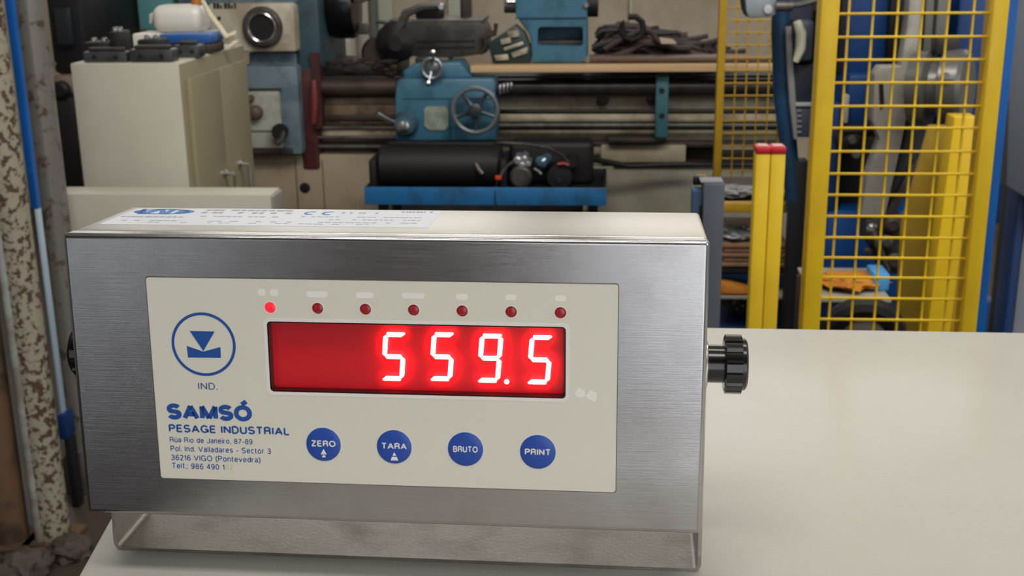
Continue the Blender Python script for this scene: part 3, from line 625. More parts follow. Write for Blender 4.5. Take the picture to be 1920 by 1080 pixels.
lp(bx(455, 278, 548, 290, YL-.04, .02, .003), 'gearbox_foot', M_dark, gb)
# dark red gap piece
mb = bx(562, 128, 594, 318, YL+.02, .4, .01); lp(mb, 'gap_block', M_dred)
lp(pr([(580, 100), (596, 100), (600, 130), (604, 240), (592, 242), (588, 150)], YL-.0, .06), 'red_guard', M_dred)
lp(MB().tube([P(588, 150, YL-.02), P(590, 190, YL-.03), P(588, 232, YL-.03)], [.012, .016, .010]), 'red_lever', mat('red_lever', '6e2724', .5))
# chuck
c = P(588, 14, YL+.22)
ch = lp(MB().lathe(c, (1, 0, 0), [(-.03, .07), (.0, .07), (.06, .07), (.062, .105), (.085, .116), (.15, .116), (.165, .108), (.176, .03)], 48), 'chuck', mat('black_chuck', '1b1b1e', .3, .6))
for k in range(3):
    a = math.radians(30+120*k); q_ = c + Vector((.19, math.cos(a)*.08, math.sin(a)*.08)); lp(MB().box(q_.x-.018, q_.x+.02, q_.y-.02, q_.y+.02, q_.z-.02, q_.z+.02, .004), 'jaw', M_iron, ch)
# bed
mb = MB(); bx(596, 142, 1500, 150, YL+.05, .3, .004, mb); lp(mb, 'rear_way', M_dark)
lp(hz(596, 745, 164, YL+.04, .034), 'way_cover', mat('brown_steel', '45372f', .5, .3, dirt='2c211c', dirt_amt=.7, scale=10))
lp(hz(925, 1480, 164, YL+.04, .034), 'way_cover', mat('grease_steel', '3a3635', .35, .5, dirt='1f1b19', dirt_amt=.7, scale=10))
lp(bx(596, 182, 1480, 276, YL+.09, .3, .006), 'bed', M_beige)
lp(bx(596, 266, 1480, 276, YL+.05, .05, .004), 'bed_lower_edge', M_dark)
for v, r, mt in ((209, .009, M_dark2), (236, .016, mat('lead_screw_steel', '4c4a47', .4, .7, dirt='2b2724', dirt_amt=.6, scale=20))):
    lp(hz(925, 1480, v, YL+.03, r), 'feed_rod' if r < .01 else 'lead_screw', mt)
for v, r in ((240, .008), (258, .007), (275, .008)): lp(hz(575, 745, v, YL+.03, r), 'control_rod', M_iron)
lp(bx(598, 197, 745, 232, YL+.05, .03, .003), 'bed_recess', mat('rusty_bed', '6f5a42', .6, dirt='3b2a20', dirt_amt=.8, scale=12))
lp(bx(596, 216, 745, 226, YL+.04, .02, .003), 'bed_rib', M_dark)
for u, lab in ((1240, 0),):
    hb = lp(bx(1229, 143, 1253, 258, YL-.01, .08, .004), 'shaft_hanger', mat('hanger_teal', '3a6b74', .45, dirt='2a4a4e', dirt_amt=.6, scale=14))
    for v in (170, 217): lp(MB().lathe(P(1241, v, YL-.01), (0, -1, 0), [(0, .010), (.003, .010)], 14), 'bolt', M_dark2, hb)
    lp(bx(1232, 258, 1250, 264, YL-.005, .05, .002), 'bolt', M_dark2, hb)
# rusty bosses in the bed
for u, v, r in ((1130, 188, .022), (1222, 186, .02)): lp(MB().lathe(P(u, v, YL+.09), (0, -1, 0), [(0, r), (.02, r), (.022, r*.6)], 20), 'boss', M_iron)
lp(bx(1140, 259, 1240, 268, YL+.0, .09, .004), 'chip_guard', M_dark)
# lower sheet and stands
lp(bx(575, 282, 700, 318, YL+.10, .3, .006), 'drip_tray', M_beige2)
lp(bx(580, 315, 690, 320, YL+.06, .3, .002), 'drip_tray_lip', M_dark)
lp(bx(1126, 272, 1286, 305, YL+.04, .3, .006), 'lower_box', M_beige2)
lp(bx(1288, 272, 1340, 305, YL+.12, .2, .004), 'lower_recess', mat('very_dark_brown', '1c1311', .7))
lp(bx(1150, 306, 1480, 312, YL+.04, .3, .003), 'tray_rim', M_dark)
zf = FLOOR+.02
def stand(u0, u1, v0, name, mt, Y=YL+.14):
    z1_ = P((u0+u1)/2, v0, Y).z; return lp(MB().box(P(u0, 350, Y).x, P(u1, 350, Y).x, Y, Y+.4, zf, z1_, .006), name, mt)
sl = stand(430, 740, 290, 'left_stand', mat('stand_tan', '9b8b74', .6, dirt='7b6b56', dirt_amt=.7, scale=5), YL+.03)
stand(745, 1090, 300, 'middle_stand', M_dark, YL+.16)
stand(1100, 1480, 312, 'right_stand', mat('stand_grey_cream', '908d7e', .6, dirt='7d7768', dirt_amt=.7, scale=4), YL+.06)
lp(MB().lathe(P(572, 352, YL+.03), (0, -1, 0), [(-.004, .020), (.003, .020), (.004, .016)], 24), 'dark_hole_disc', M_dark2)  # black disc stands in for the dark of an open hole
for u in (556, 606): lp(bx(u, 300, u+1.3, 400, YL+.028, .004, 0), 'panel_seam', M_dark)
lp(MB().box(P(430, 350, YL).x, P(1480, 350, YL).x, YL+.1, YL+.5, FLOOR, zf), 'foot', M_dark)
# cross beam behind chuck
lp(bx(600, 118, 745, 142, YL+.1, .3, .01), 'saddle_left', M_dark)
mb = MB()
for k in range(26):
    u = random.uniform(604, 740); q_ = P(u, random.uniform(112, 138), YL+random.uniform(.03, .12)); a = random.uniform(-.5, .5); l = random.uniform(.02, .06)
    mb.cyl(q_, q_+Vector((l*math.cos(a), random.uniform(-.02, .02), l*math.sin(a)*.5)), random.uniform(.004, .009), 6)
lp(mb, 'swarf', M_dark)['kind'] = 'stuff'
# carriage apron
ap = lp(pr([(744, 152), (752, 148), (925, 148), (930, 160), (930, 263), (848, 264), (843, 264), (800, 264), (742, 264), (741, 180)], YL-.10, .18, bev=.006), 'apron', M_lblue)
lp(bx(842, 185, 846, 262, YL-.104, .006, .001), 'apron_seam', mat('seam_blue', '1c4a5c', .6), ap)
lp(bx(756, 184, 930, 186, YL-.103, .006, .001), 'apron_ledge', mat('seam_blue', '1c4a5c', .6), ap)
lp(MB().lathe(P(791, 262, YL-.09), (0, 1, 0), [(0, .032), (.05, .032)], 28), 'oil_sump', M_lblue, ap)
lp(pr([(756, 148), (756, 132), (780, 119), (862, 117), (884, 146)], YL-.08, .16, bev=.005), 'cross_slide', M_lblue, ap)
lp(bx(778, 108, 842, 119, YL-.03, .14, .006), 'slide_cover', M_iron, ap)
lp(pr([(795, 205), (800, 200), (834, 199), (840, 206), (841, 236), (834, 244), (806, 244), (796, 236)], YL-.106, .008), 'name_plate', mat('worn_plate', '8f9a8e', .6, dirt='6f7568', dirt_amt=.7, scale=30), ap)
# big handwheel
def wheel(c, R, r, spokes, hub, mt, mh, nm, par):
    wh = lp(MB().torus(c, (0, 1, 0), R, r, 48, 10), nm, mt, par); mb = MB()
    for k in range(spokes):
        a = 2*PI*k/spokes + .3; d = Vector((math.cos(a), 0, math.sin(a))); s_ = MB()
        mb.tube([c+d*hub*.7, c+d*(R*.6)+Vector((0, .004, 0)), c+d*R], [r*1.1, r*.8, r*.9])
    mb.lathe(c+Vector((0, -.012, 0)), (0, 1, 0), [(0, hub*.7), (.003, hub), (.03, hub), (.08, hub*.7)], 24)
    return wh, mb
c = P(891, 207, YL-.16)
wh = lp(MB().torus(c, (0, 1, 0), .078, .0085, 56, 10), 'handwheel', mat('wheel_rim_steel', '8d9398', .3, .7), ap)
mb = MB()
for k in range(5):
    a = 2*PI*k/5 + .95; d = Vector((math.cos(a), 0, math.sin(a))); mb.tube([c+d*.015, c+d*.04+Vector((0, .006, 0)), c+d*.076], [.010, .007, .007])
mb.lathe(c+Vector((0, -.014, 0)), (0, 1, 0), [(0, .016), (.004, .024), (.03, .024), (.09, .018)], 24)
# spokes are a sub-part: keep within thing > part > sub-part
mb.build('spokes', mat('spoke_grey', '3f464c', .4, .5), wh)
c = P(810, 128, YL-.13)
wh2 = lp(MB().torus(c, (0, 1, 0), .034, .006, 40, 8), 'small_handwheel', mat('wheel_rim_steel', '8d9398', .3, .7), ap)
mb = MB(); mb.lathe(c+Vector((0, -.01, 0)), (0, 1, 0), [(0, .008), (.006, .014), (.015, .030), (.02, .032), (.06, .012)], 28); mb.build('graduated_dial', mat('dial_steel', '737a80', .3, .6), wh2)
for u, v in ((812, 98), (803, 156)):
    mb = MB(); e = P(u, v, YL-.15); mb.lathe(e+Vector((0, -.015, 0)), (0, 1, 0), [(0, .004), (.004, .010), (.016, .010), (.03, .005)], 16); mb.tube([c, (c+e)/2, e], .004); mb.build('crank_grip', M_chrome, wh2)
c = P(762, 231, YL-.10)
dd = lp(MB().lathe(c, (0, -1, 0), [(0, .046), (.02, .044), (.03, .036), (.05, .034)], 36), 'feed_dial', mat('dial_blue_grey', '4c6878', .35, .4), ap)
MB().lathe(c+Vector((.0, -.05, -.004)), (0, -1, 0), [(0, .024), (.02, .022), (.022, .012)], 28).build('dial_hub', M_chrome, dd)
lp(MB().tube([P(741, 230, YL-.12), P(724, 222, YL-.14), P(708, 212, YL-.15)], [.007, .008, .008]), 'feed_lever', M_chrome, ap)
lp(MB().tube([P(930, 168, YL-.08), P(946, 166, YL-.09), P(962, 162, YL-.09)], [.018, .022, .02]), 'clutch_lever', M_dark, ap)
for k in range(4): lp(MB().box(P(936+k*7, 162, YL-.1).x, P(941+k*7, 162, YL-.1).x, YL-.125, YL-.11, P(940, 176-k*3, YL-.1).z, P(940, 157-k, YL-.1).z, .002), 'clamp_screw', M_chrome, ap)
# tool post / compound slide
tpst = lp(pr([(760, 40), (900, 38), (912, 58), (912, 100), (860, 108), (770, 106), (756, 70)], YL+.05, .2, bev=.006), 'compound_slide', mat('dirty_slide', '45423f', .5, .4, dirt='2b2725', dirt_amt=.8, scale=12))
lp(bx(770, 36, 906, 44, YL+.05, .22, .004), 'slide_top', M_iron, tpst)
for v in (76, 88): lp(bx(780, v, 890, v+2, YL+.045, .01, 0), 'slide_groove', M_dark2, tpst)
lp(MB().lathe(P(742, 78, YL+.06), (0, 1, 0), [(-.04, .03), (0, .075), (.14, .08), (.2, .05)], 14).jitter(.012, 14), 'tool_holder', M_dark2)
lp(MB().lathe(P(706, 100, YL+.1), (0, 1, 0), [(0, .05), (.02, .062), (.1, .062)], 20).jitter(.006, 12), 'steady_foot', mat('brown_steel', '45372f', .5, .3))
lp(MB().tube([P(705, 40, YL+.1), P(732, 44, YL+.1), P(752, 46, YL+.1)], .007), 'clamp_rod', M_dark)
lp(MB().tube([P(745, 60, YL+.05), P(762, 24, YL+.06), P(790, 12, YL+.06), P(830, 10, YL+.06)], [.014, .018, .016, .014]), 'tool_arm', M_iron)
lp(bx(778, 8, 828, 36, YL+.1, .1, .01), 'tool_block', M_dark)
lp(MB().lathe(P(829, 12, YL+.05), (0, -1, 0), [(0, .012), (.01, .014), (.03, .010)], 14), 'tool_screw', M_chrome)
lp(bx(862, -20, 880, 38, YL+.15, .1, .01), 'rear_post', M_dark)
# tailstock with window
ts = lp(pr([(968, -60), (1098, -60), (1101, 10), (1101, 118), (998, 118), (994, 66), (976, 42), (966, 26)], YL-.0, .22, bev=.006), 'tailstock', M_lblue)
cut = pr([(1008, 56), (1012, 51), (1090, 51), (1093, 56), (1093, 84), (1088, 87), (1012, 86), (1007, 82)], YL-.02, .14)
def bool_abs(o, cutter):
    c_ = cutter.build('cut', M_dark); md = o.modifiers.new('b', 'BOOLEAN'); md.object = c_; md.operation = 'DIFFERENCE'; md.solver = 'EXACT'
    o.parent = None; dg = bpy.context.evaluated_depsgraph_get(); dg.update(); me = bpy.data.meshes.new_from_object(o.evaluated_get(dg)); o.modifiers.clear(); o.data = me
    for p_ in me.polygons: p_.use_smooth = max(abs(q_) for q_ in p_.normal) < .999
    o.parent = L; o.matrix_parent_inverse = Matrix.Translation(L.location).inverted(); bpy.data.objects.remove(c_)
bool_abs(ts, cut)
lp(bx(966, 32, 1100, 35, YL-.006, .01, .001), 'casting_ledge', mat('seam_blue', '1c4a5c', .6), ts)
lp(hz(1010, 1092, 80, YL+.07, .012), 'tailstock_shaft', M_dark, ts)
lp(MB().cyl(P(1100, 8, YL+.1), P(1122, 8, YL+.1), .045, 20), 'tailstock_wheel_hub', M_dark2, ts)
lp(MB().cyl(P(946, 12, YL+.1), P(970, 12, YL+.1), .024, 20), 'quill', M_iron, ts)
lp(MB().cyl(P(951, 4, YL+.08), P(966, 4, YL+.08), .010, 12), 'center_tip', M_chrome, ts)
for u, v in ((1099, 10), (1099, 110)): lp(MB().lathe(P(u, v, YL-.0), (0, -1, 0), [(0, .010), (.01, .010), (.013, .006)], 14), 'bolt', M_chrome, ts)

# things lying on the lathe
tag(bx(882, 122, 1475, 135, YL-.06, .12, .002).build('pine_plank', M_wood), 'long raw pine plank laid along the lathe bed', 'plank')
t = thing('jaw_case', 'open dark green case holding bright metal pieces, left of the tailstock', 'case', (P(950, 90, YL+.06).x, YL+.06, P(950, 120, YL+.06).z))
pr([(915, 82), (966, 46), (984, 62), (996, 92), (994, 120), (924, 120)], YL+.0, .06, bev=.004).build('shell', mat('case_green', '1f3333', .45), t)
for q_ in ([(938, 74), (956, 70), (958, 80), (940, 84)], [(950, 60), (972, 56), (974, 68), (954, 72)], [(958, 100), (990, 88), (988, 100), (962, 108)], [(926, 104), (952, 102), (954, 112), (930, 114)], [(944, 90), (980, 78), (982, 84), (946, 96)]):
    pr(q_, YL-.012, .014, bev=.002).build('insert', mat('bright_insert', 'bdb8a4', .4, .3, dirt='6f5a48', dirt_amt=.7, scale=20), t)
mb = MB(); q_ = P(905, 90, YL+.05); mb.tube([P(900, 100, YL+.03), P(912, 86, YL+.03), P(908, 70, YL+.03), P(925, 60, YL+.04)], .010); mb.tube([P(904, 70, YL+.03), P(928, 64, YL+.03), P(930, 44, YL+.03)], .008)
tag(mb.build('black_clamp', M_dark), 'small black hooked clamp beside the dark green case', 'clamp')
# tangle of dusty cables, each a thing
rr = random.Random(11)
cg = 'dusty cables heaped behind the pine plank'
bz0 = P(1200, 116, YL+.1).z
Mc = [M_cable, mat('black_cable', '221d1d', .6), mat('brown_cable', '4d3b35', .75)]
for k in range(16):
    u0 = rr.uniform(1105, 1190); u1 = rr.uniform(1230, 1345); Y0 = YL+.10+.012*k; n = 9; pts = []
    am = rr.uniform(10, 34); ph = rr.uniform(0, 6); base = rr.uniform(70, 108)
    for i in range(n):
        s_ = i/(n-1); u = u0+(u1-u0)*s_ + 16*math.sin(ph*2+7*s_); env = math.sin(PI*min(1, s_*1.0)); hill = 1-(max(0, u-1190)/160)
        v = base - am*env*hill*1.0 + 9*math.sin(ph+6.5*s_); v = min(112, v); pts.append(P(u, v, Y0))
    tag(MB().tube(pts, rr.uniform(.007, .013), 8).build('cable', Mc[k % 3]), ['dusty grey-brown', 'thin black', 'brown rubber'][k % 3]+' cable in the tangled heap right of the blue tailstock', 'cable', cg)
tag(MB().tube([P(1168, 60, YL+.09)]+[P(1185+22*math.cos(a*.7+2.6), 52-22*math.sin(a*.7+2.6), YL+.09) for a in range(9)], .012, 8).build('cable_loop', M_dark2), 'thick black cable loop standing up from the cable heap', 'cable')
tag(pr([(1236, 70), (1262, 74), (1270, 82), (1240, 82)], YL+.06, .01).build('paper_scrap', mat('scrap', 'b9aa98', .7)), 'small pale scrap lying among the cables', 'scrap')
tag(bx(1105, 106, 1480, 115, YL+.0, .1, .003).build('steel_bar', mat('brown_bar', '6d5a50', .5, .3)), 'flat brownish steel bar lying behind the pine plank', 'bar')
heap = MB()
for k in range(240):
    u = rr.uniform(1128, 1345); hh = 60 if u < 1215 else 34; q_ = P(u, rr.uniform(112-hh*rr.random(), 112), YL+rr.uniform(.16, .3)); a = rr.uniform(0, PI); l = rr.uniform(.04, .12)
    heap.cyl(q_, q_+Vector((l*math.cos(a), rr.uniform(-.03, .03), l*math.sin(a)*.35)), rr.uniform(.006, .012), 6)
tag(heap.build('cable_heap', M_cable), 'dense dark mass of dusty cable ends behind the plank', 'cables', kind='stuff')
# pipes standing behind the lathe
for (u, r, mt, lb) in ((682, .035, mat('pale_pipe', 'a09a90', .45), 'pale vertical pipe with a teal band behind the chuck'), (700, .026, mat('green_grey_pipe', '52564f', .5), 'grey-green vertical pipe behind the chuck')):
    p = P(u, 60, 4.75); t = thing('wall_pipe', lb, 'pipe', (p.x, 4.75, FLOOR))
    MB().cyl((p.x, 4.75, FLOOR), (p.x, 4.75, 1.6), r, 20).build('pipe', mt, t)
    if u == 682: MB().cyl((p.x, 4.75, P(u, 52, 4.75).z), (p.x, 4.75, P(u, 44, 4.75).z), r*1.15, 20).build('teal_band', M_teal, t)
    else: MB().box(p.x-.04, p.x+.04, 4.7, 4.8, FLOOR, FLOOR+.01).build('flange', M_dark, t)
tag(bx(600, 48, 624, 78, 5.0, .2, .01).build('white_box', mat('box_white', 'e8e8ea', .5)), 'small white box glimpsed under the chuck', 'box')
t = thing('pale_cabinet', 'pale cream cabinet glimpsed below the chuck', 'cabinet', (P(625, 90, 5.1).x, 5.2, FLOOR))
MB().box(P(592, 90, 5.1).x, P(650, 90, 5.1).x, 5.0, 5.3, FLOOR+.03, P(612, 79, 5.0).z-.001, .01).build('body', M_plast, t)
for u in (628, 640): MB().box(P(u, 90, 5.1).x-.006, P(u, 90, 5.1).x+.006, 4.99, 5.0, FLOOR+.03, P(612, 82, 5.0).z).build('rib', M_beige2, t)
MB().box(P(596, 90, 5.1).x, P(646, 90, 5.1).x, 5.03, 5.27, FLOOR, FLOOR+.03).build('plinth', M_dark, t)

# ------------------------------------------------------------------ blue tray cart in front of the lathe
YC = 3.45
t = thing('tray_cart', 'bright blue steel tray with a dark stain and black legs, before the lathe', 'cart', (P(910, 370, YC).x, YC+.2, FLOOR))
xa, xb = P(683, 368, YC).x, P(1137, 368, YC).x; za, zc_ = P(910, 385, YC).z, P(910, 352, YC).z
MB().box(xa, xb, YC, YC+.012, za, zc_, .003).build('front_rail', M_trayb, t)
MB().box(xa, xb, YC+.338, YC+.35, za, zc_, .003).build('rear_rail', M_dark2, t)
for x_ in (xa, xb-.012): MB().box(x_, x_+.012, YC+.012, YC+.338, za, zc_, .003).build('end_rail', M_dark2, t)
MB().box(xa+.012, xb-.012, YC+.012, YC+.338, zc_-.035, zc_-.03).build('tray_floor', M_dark2, t)
for x_ in (xa+.04, xb-.06):
    for y_ in (YC+.03, YC+.29): MB().box(x_, x_+.03, y_, y_+.03, FLOOR, za+.01).build('leg', M_dark2, t)
MB().box(xa+.03, xb-.03, YC+.02, YC+.33, za-.45, za-.43).build('lower_shelf', M_dark2, t)
zt2 = zc_-.03
def at2(u): return P(u, 320, YC+.1).x
# black drum (motor) lying in the tray
t = thing('black_drum', 'long matt black drum lying in the left half of the blue tray', 'drum', (at2(815), YC+.17, zt2))
zr = (P(815, 272, YC+.17).z - zt2)/2
MB().lathe((at2(705), YC+.175, zt2+zr), (1, 0, 0), [(0, zr*.86), (.01, zr), (at2(938)-at2(705)-.01, zr), (at2(938)-at2(705), zr*.86)], 40).build('shell', M_dark2, t)
for u in (700, 944): MB().box(at2(u)-.012, at2(u)+.012, YC+.08, YC+.27, zt2, zt2+zr*1.5, .006).build('end_bracket', M_dark2, t)
MB().box(at2(722), at2(925), YC+.16, YC+.19, zt2+2*zr-.004, zt2+2*zr+.010, .003).build('top_rib', M_dark2, t)
t = thing('gearmotor', 'black machine part with round grey face in the right half of the blue tray', 'motor', (at2(1020), YC+.2, zt2))
MB().box(at2(950), at2(1112), YC+.2, YC+.32, zt2, zt2+.15, .02, 3).build('housing', M_dark2, t)
c = Vector((at2(976), YC+.10, zt2+.045)); MB().lathe(c, (0, 1, 0), [(0, .03), (.006, .038), (.1, .038)], 28).build('round_face', M_iron, t)
MB().lathe(Vector((at2(1048), YC+.13, zt2+.040)), (0, 1, 0), [(0, .012), (.004, .042), (.07, .045)], 28).build('pulley', M_dark2, t)
MB().lathe(Vector((at2(1048), YC+.125, zt2+.030)), (0, 1, 0), [(0, .009), (.02, .009)], 16).build('chrome_nut', M_chrome, t)
MB().lathe(Vector((at2(1072), YC+.15, zt2+.09)), (0, 1, 0), [(0, .02), (.05, .022)], 16).build('end_cap', M_dark2, t)
t = thing('metal_fitting', 'shiny cluster of small bright fittings above the round grey face', 'fitting', (at2(978), YC+.13, zt2+.08))
for dx, dz, r in ((-.014, .006, .014), (.008, .010, .013), (.0, -.010, .013), (.022, -.006, .010)): MB().lathe((at2(978)+dx, YC+.10, zt2+.096+dz), (0, 1, 0), [(0, r*.6), (.004, r), (.09, r)], 14).build('bright_cap', mat('soft_bright', 'c9ccd0', .3, .8), t)
tag(MB().lathe((at2(1012), YC+.12, zt2+.092), (.3, 1, 0), [(0, .010), (.01, .021), (.07, .021)], 18).build('glass_bulb', mat('blue_glass_cap', '6f8ea0', .15, .6)), 'small bluish glossy cap beside the shiny fittings', 'cap')
tag(MB().tube([(at2(1002), YC+.09, zt2+.078), (at2(1010), YC+.085, zt2+.070), (at2(1016), YC+.08, zt2+.060)], .005).build('bright_pin', M_chrome), 'short bright metal pin in front of the black motor', 'pin')
tag(MB().tube([(at2(892), YC+.1, zt2+.092), (at2(898), YC+.09, zt2+.075), (at2(905), YC+.085, zt2+.060)], .008).build('steel_lever', M_iron), 'short steel lever on the right end of the black drum', 'lever')
t = thing('orange_clip', 'small orange-red clip with a thin hanging wire, on the tray edge', 'clip', (at2(936), YC+.05, zt2+.05))
MB().box(at2(931), at2(943), YC+.04, YC+.055, zt2+.048, zt2+.062, .003).build('clip', mat('orange_red', 'c8401f', .4), t)
MB().tube([(at2(936), YC+.045, zt2+.05), (at2(933), YC+.0, zt2+.02), (at2(933), YC-.008, za+.02), (at2(939), YC-.008, za-.02)], .002).build('wire', M_dark2, t)
MB().tube([(at2(941), YC+.05, zt2+.062), (at2(950), YC+.09, zt2+.085), (at2(965), YC+.11, zt2+.10)], .006).build('hose', M_iron, t)
tag(MB().tube([(at2(1045), YC+.12, zt2+.088), (at2(1058), YC+.12, zt2+.090), (at2(1066), YC+.12, zt2+.084)], .005).build('red_clip', mat('dull_red', '9b3230', .5)), 'dull red clip on the right part of the black motor', 'clip')
tag(MB().tube([P(930, 268, YC+.06), P(945, 268, YC+.08), P(985, 270, YC+.10), P(1030, 278, YC+.12), P(1055, 292, YC+.14), P(1066, 306, YC+.15)], .005).build('grey_hose', M_iron), 'thin grey hose arching over the right half of the blue tray', 'hose')
tag(MB().tube([P(1085, 290, YC+.3), P(1120, 300, YC+.36), P(1180, 312, YC+.4), P(1240, 309, YC+.42), P(1300, 308, YC+.42)], .010).build('black_hose', M_dark2), 'black hose running right from the tray along the lathe base', 'hose')

# ------------------------------------------------------------------ right side: guards and posts
def fence(nm, lab, Y, posts, hv, vu, rail=None, pw=.0, wire=.0019, mt=M_yel):
    """posts: list of (u_left, u_right, v) at one height; hv: horizontal wire v at mid column; vu: vertical wire u at v=ref"""
    t = thing(nm, lab, 'guard fence', (P(posts[0][0], posts[0][2], Y).x, Y, FLOOR)); X = []
    for a, b, v in posts:
        x0_, x1_ = P(a, v, Y).x, P(b, v, Y).x; X.append((x0_, x1_))
        MB().box(x0_, x1_, Y-.015, Y+.025, FLOOR, .9, .002).build('post', mt, t)
    xl, xr = X[0][1], X[-1][0]; um, vr = vu[1], vu[2]
    for v in hv: 
        z_ = P(um, v, Y).z; MB().box(xl, xr, Y-wire, Y+wire, z_-wire*.9, z_+wire*.9, .0008).build('wire', mt, t)
    for u in vu[0]:
        x_ = P(u, vr, Y).x; MB().box(x_-wire*.8, x_+wire*.8, Y+.001, Y+.001+2*wire, P(u, hv[-1], Y).z-.03, .9).build('wire', mt, t)
    z_ = P(um, hv[-1], Y).z-.03
    MB().box(xl, xr, Y-.01, Y+.01, z_-.04, z_, .002).build('bottom_rail', mt, t)
    return t
hv = [25-43.6*k for k in range(6, 0, -1)] + [25, 69, 112, 155, 199, 240, 284, 326, 366, 406, 446, 484, 521, 560, 600, 638, 676]
fence('mesh_guard', 'nearest large yellow wire-mesh guard with two wide yellow posts', 1.35, [(1519.5, 1553, 304), (1828, 1857, 304)], hv, ([1548+26, 1618, 1662.5, 1707, 1754, 1800], 1690, 304))
hv2 = [-24, 0, 14, 38, 63, 86, 109, 132, 156, 179, 202, 226, 248, 271, 294, 316, 338]
hv2 = [14+23.6*k for k in range(-3, 15)]
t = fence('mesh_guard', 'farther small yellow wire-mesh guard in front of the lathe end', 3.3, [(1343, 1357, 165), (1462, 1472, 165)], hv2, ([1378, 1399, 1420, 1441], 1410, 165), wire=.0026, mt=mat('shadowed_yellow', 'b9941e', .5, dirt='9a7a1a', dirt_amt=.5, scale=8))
# bollards
for k, (u, lb) in enumerate(((1421, 'left of the two joined yellow bollards with red caps'), (1449, 'right of the two joined yellow bollards with red caps'))):
    Y = 1.30; x_ = P(u+9, 440, Y).x if k == 0 else P(u+9, 440, Y).x
    p0 = P((1410.5, 1438)[k], 450, Y).x; p1 = P((1437, 1465)[k], 450, Y).x
    ztop = P(1447, 289, Y).z; zcap = P(1447, 276, Y).z
    t = thing('safety_bollard', lb, 'bollard', ((p0+p1)/2, Y+.015, FLOOR), 'yellow bollards with red caps')
    MB().box(p0, p1, Y, Y+.03, FLOOR, ztop, .002).build('profile', M_yel, t)
    MB().box(p0-.0003, p1+.0003, Y-.0005, Y+.0305, ztop, zcap, .002).build('cap', M_red, t)
    MB().box(p0+.003, p1-.003, Y+.003, Y+.027, zcap, zcap+.0012, .0005).build('cap_top', mat('pale_red_top', 'b98a88', .4), t)
# slate grey post
Y = 1.2; p0, p1 = P(1316, 460, Y).x, P(1355, 460, Y).x; zt3 = P(1335, 345, Y).z
t = thing('grey_post', 'slate grey square post with a blue flank behind the display corner', 'post', ((p0+p1)/2, Y+.02, FLOOR))
MB().box(p0, p1, Y, Y+.045, FLOOR, zt3, .002).build('tube', M_gpost, t)
MB().box(p0-.014, p0, Y+.012, Y+.05, FLOOR, zt3-.012, .002).build('flank', mat('dull_blue', '35506f', .5), t)
MB().box(p0-.004, p1-.002, Y+.005, Y+.04, zt3, zt3+.002, .0006).build('cap', mat('cap_grey', '6a7078', .5), t)
MB().box(p0-.012, p0+.004, Y+.04, Y+.05, zt3-.010, zt3+.002, .002).build('black_clip', M_dark2, t)
MB().box(p0-.004, p0-.001, Y+.008, Y+.014, P(1320, 405, Y).z-.012, P(1320, 388, Y).z).build('slot', M_dark2, t)
# blue upright and machine side at the right edge
Y = 1.42
t = thing('blue_upright', 'bright blue steel upright just right of the near yellow guard', 'upright', (P(1870, 300, Y).x, Y, FLOOR))
MB().box(P(1860, 304, Y).x, P(1879, 304, Y).x, Y, Y+.05, FLOOR, 1.0, .002).build('upright', M_sblue, t)
MB().box(P(1858, 304, Y).x, P(1881, 304, Y).x, Y-.004, Y+.054, FLOOR, FLOOR+.01, .002).build('base_plate', M_dark, t)
t = thing('press_side', 'grey machine side with a blue edge, cut by the right frame edge', 'machine', (P(1930, 300, 1.5).x, 1.6, FLOOR))
pr([(1884, -60), (2060, -60), (2060, 420), (1925, 372), (1886, 350), (1890, 200)], 1.50, .05, bev=.004).build('grey_cover', mat('machine_grey', '666b71', .5), t)
MB().box(P(1880, 480, 1.62).x, P(1900, 480, 1.62).x, 1.62, 1.66, FLOOR, P(1900, 300, 1.62).z, .003).build('dark_gap', mat('gap_shade', '22282a', .5), t)  # dark slab stands in for the shade in the gap
MB().box(P(1897, 480, 1.56).x, P(1914, 480, 1.56).x, 1.56, 1.62, FLOOR, P(1905, 355, 1.56).z, .003).build('blue_edge', M_mblue, t)
MB().box(P(1914, 500, 1.56).x, P(2060, 500, 1.56).x, 1.565, 1.60, FLOOR, P(1940, 372, 1.56).z, .003).build('lower_cover', mat('pale_machine_grey', '8b9298', .5), t)

# ------------------------------------------------------------------ blue machine behind the near guard
YB = 2.35
t = thing('blue_press', 'large dark blue machine body seen through the near yellow mesh', 'machine', (P(1720, 300, YB).x, YB+.4, FLOOR))
def bp(mb, name, mt, label=None):
    o = mb.build(name, mt, t)
    if label: o['label'] = label
    return o
bp(bx(1556, -60, 1722, 200, YB+.15, .4, .01), 'upper_panel', M_mblue)
bp(bx(1790, -60, 1900, 250, YB+.05, .4, .01), 'right_panel', M_mblue)
bp(bx(1556, 196, 1578, 400, YB+.1, .3, .01), 'left_edge', M_mblue)
bp(bx(1588, 140, 1650, 250, YB+.10, .3, .01), 'front_block', M_mblue)
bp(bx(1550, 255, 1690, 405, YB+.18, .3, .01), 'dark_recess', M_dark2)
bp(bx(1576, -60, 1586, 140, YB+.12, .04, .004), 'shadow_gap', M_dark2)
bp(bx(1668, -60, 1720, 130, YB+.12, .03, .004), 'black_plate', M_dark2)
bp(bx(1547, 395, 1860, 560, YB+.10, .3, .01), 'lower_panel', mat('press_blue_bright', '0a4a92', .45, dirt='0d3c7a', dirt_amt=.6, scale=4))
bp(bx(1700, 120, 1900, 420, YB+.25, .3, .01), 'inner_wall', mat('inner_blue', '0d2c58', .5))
bp(bx(1545, 562, 1860, 740, YB+.14, .3, .01), 'base_panel', M_mblue)
bp(MB().box(P(1555, 600, YB).x, P(1880, 600, YB).x, YB+.2, YB+.5, FLOOR, P(1700, 720, YB).z, .01), 'plinth', M_dark)
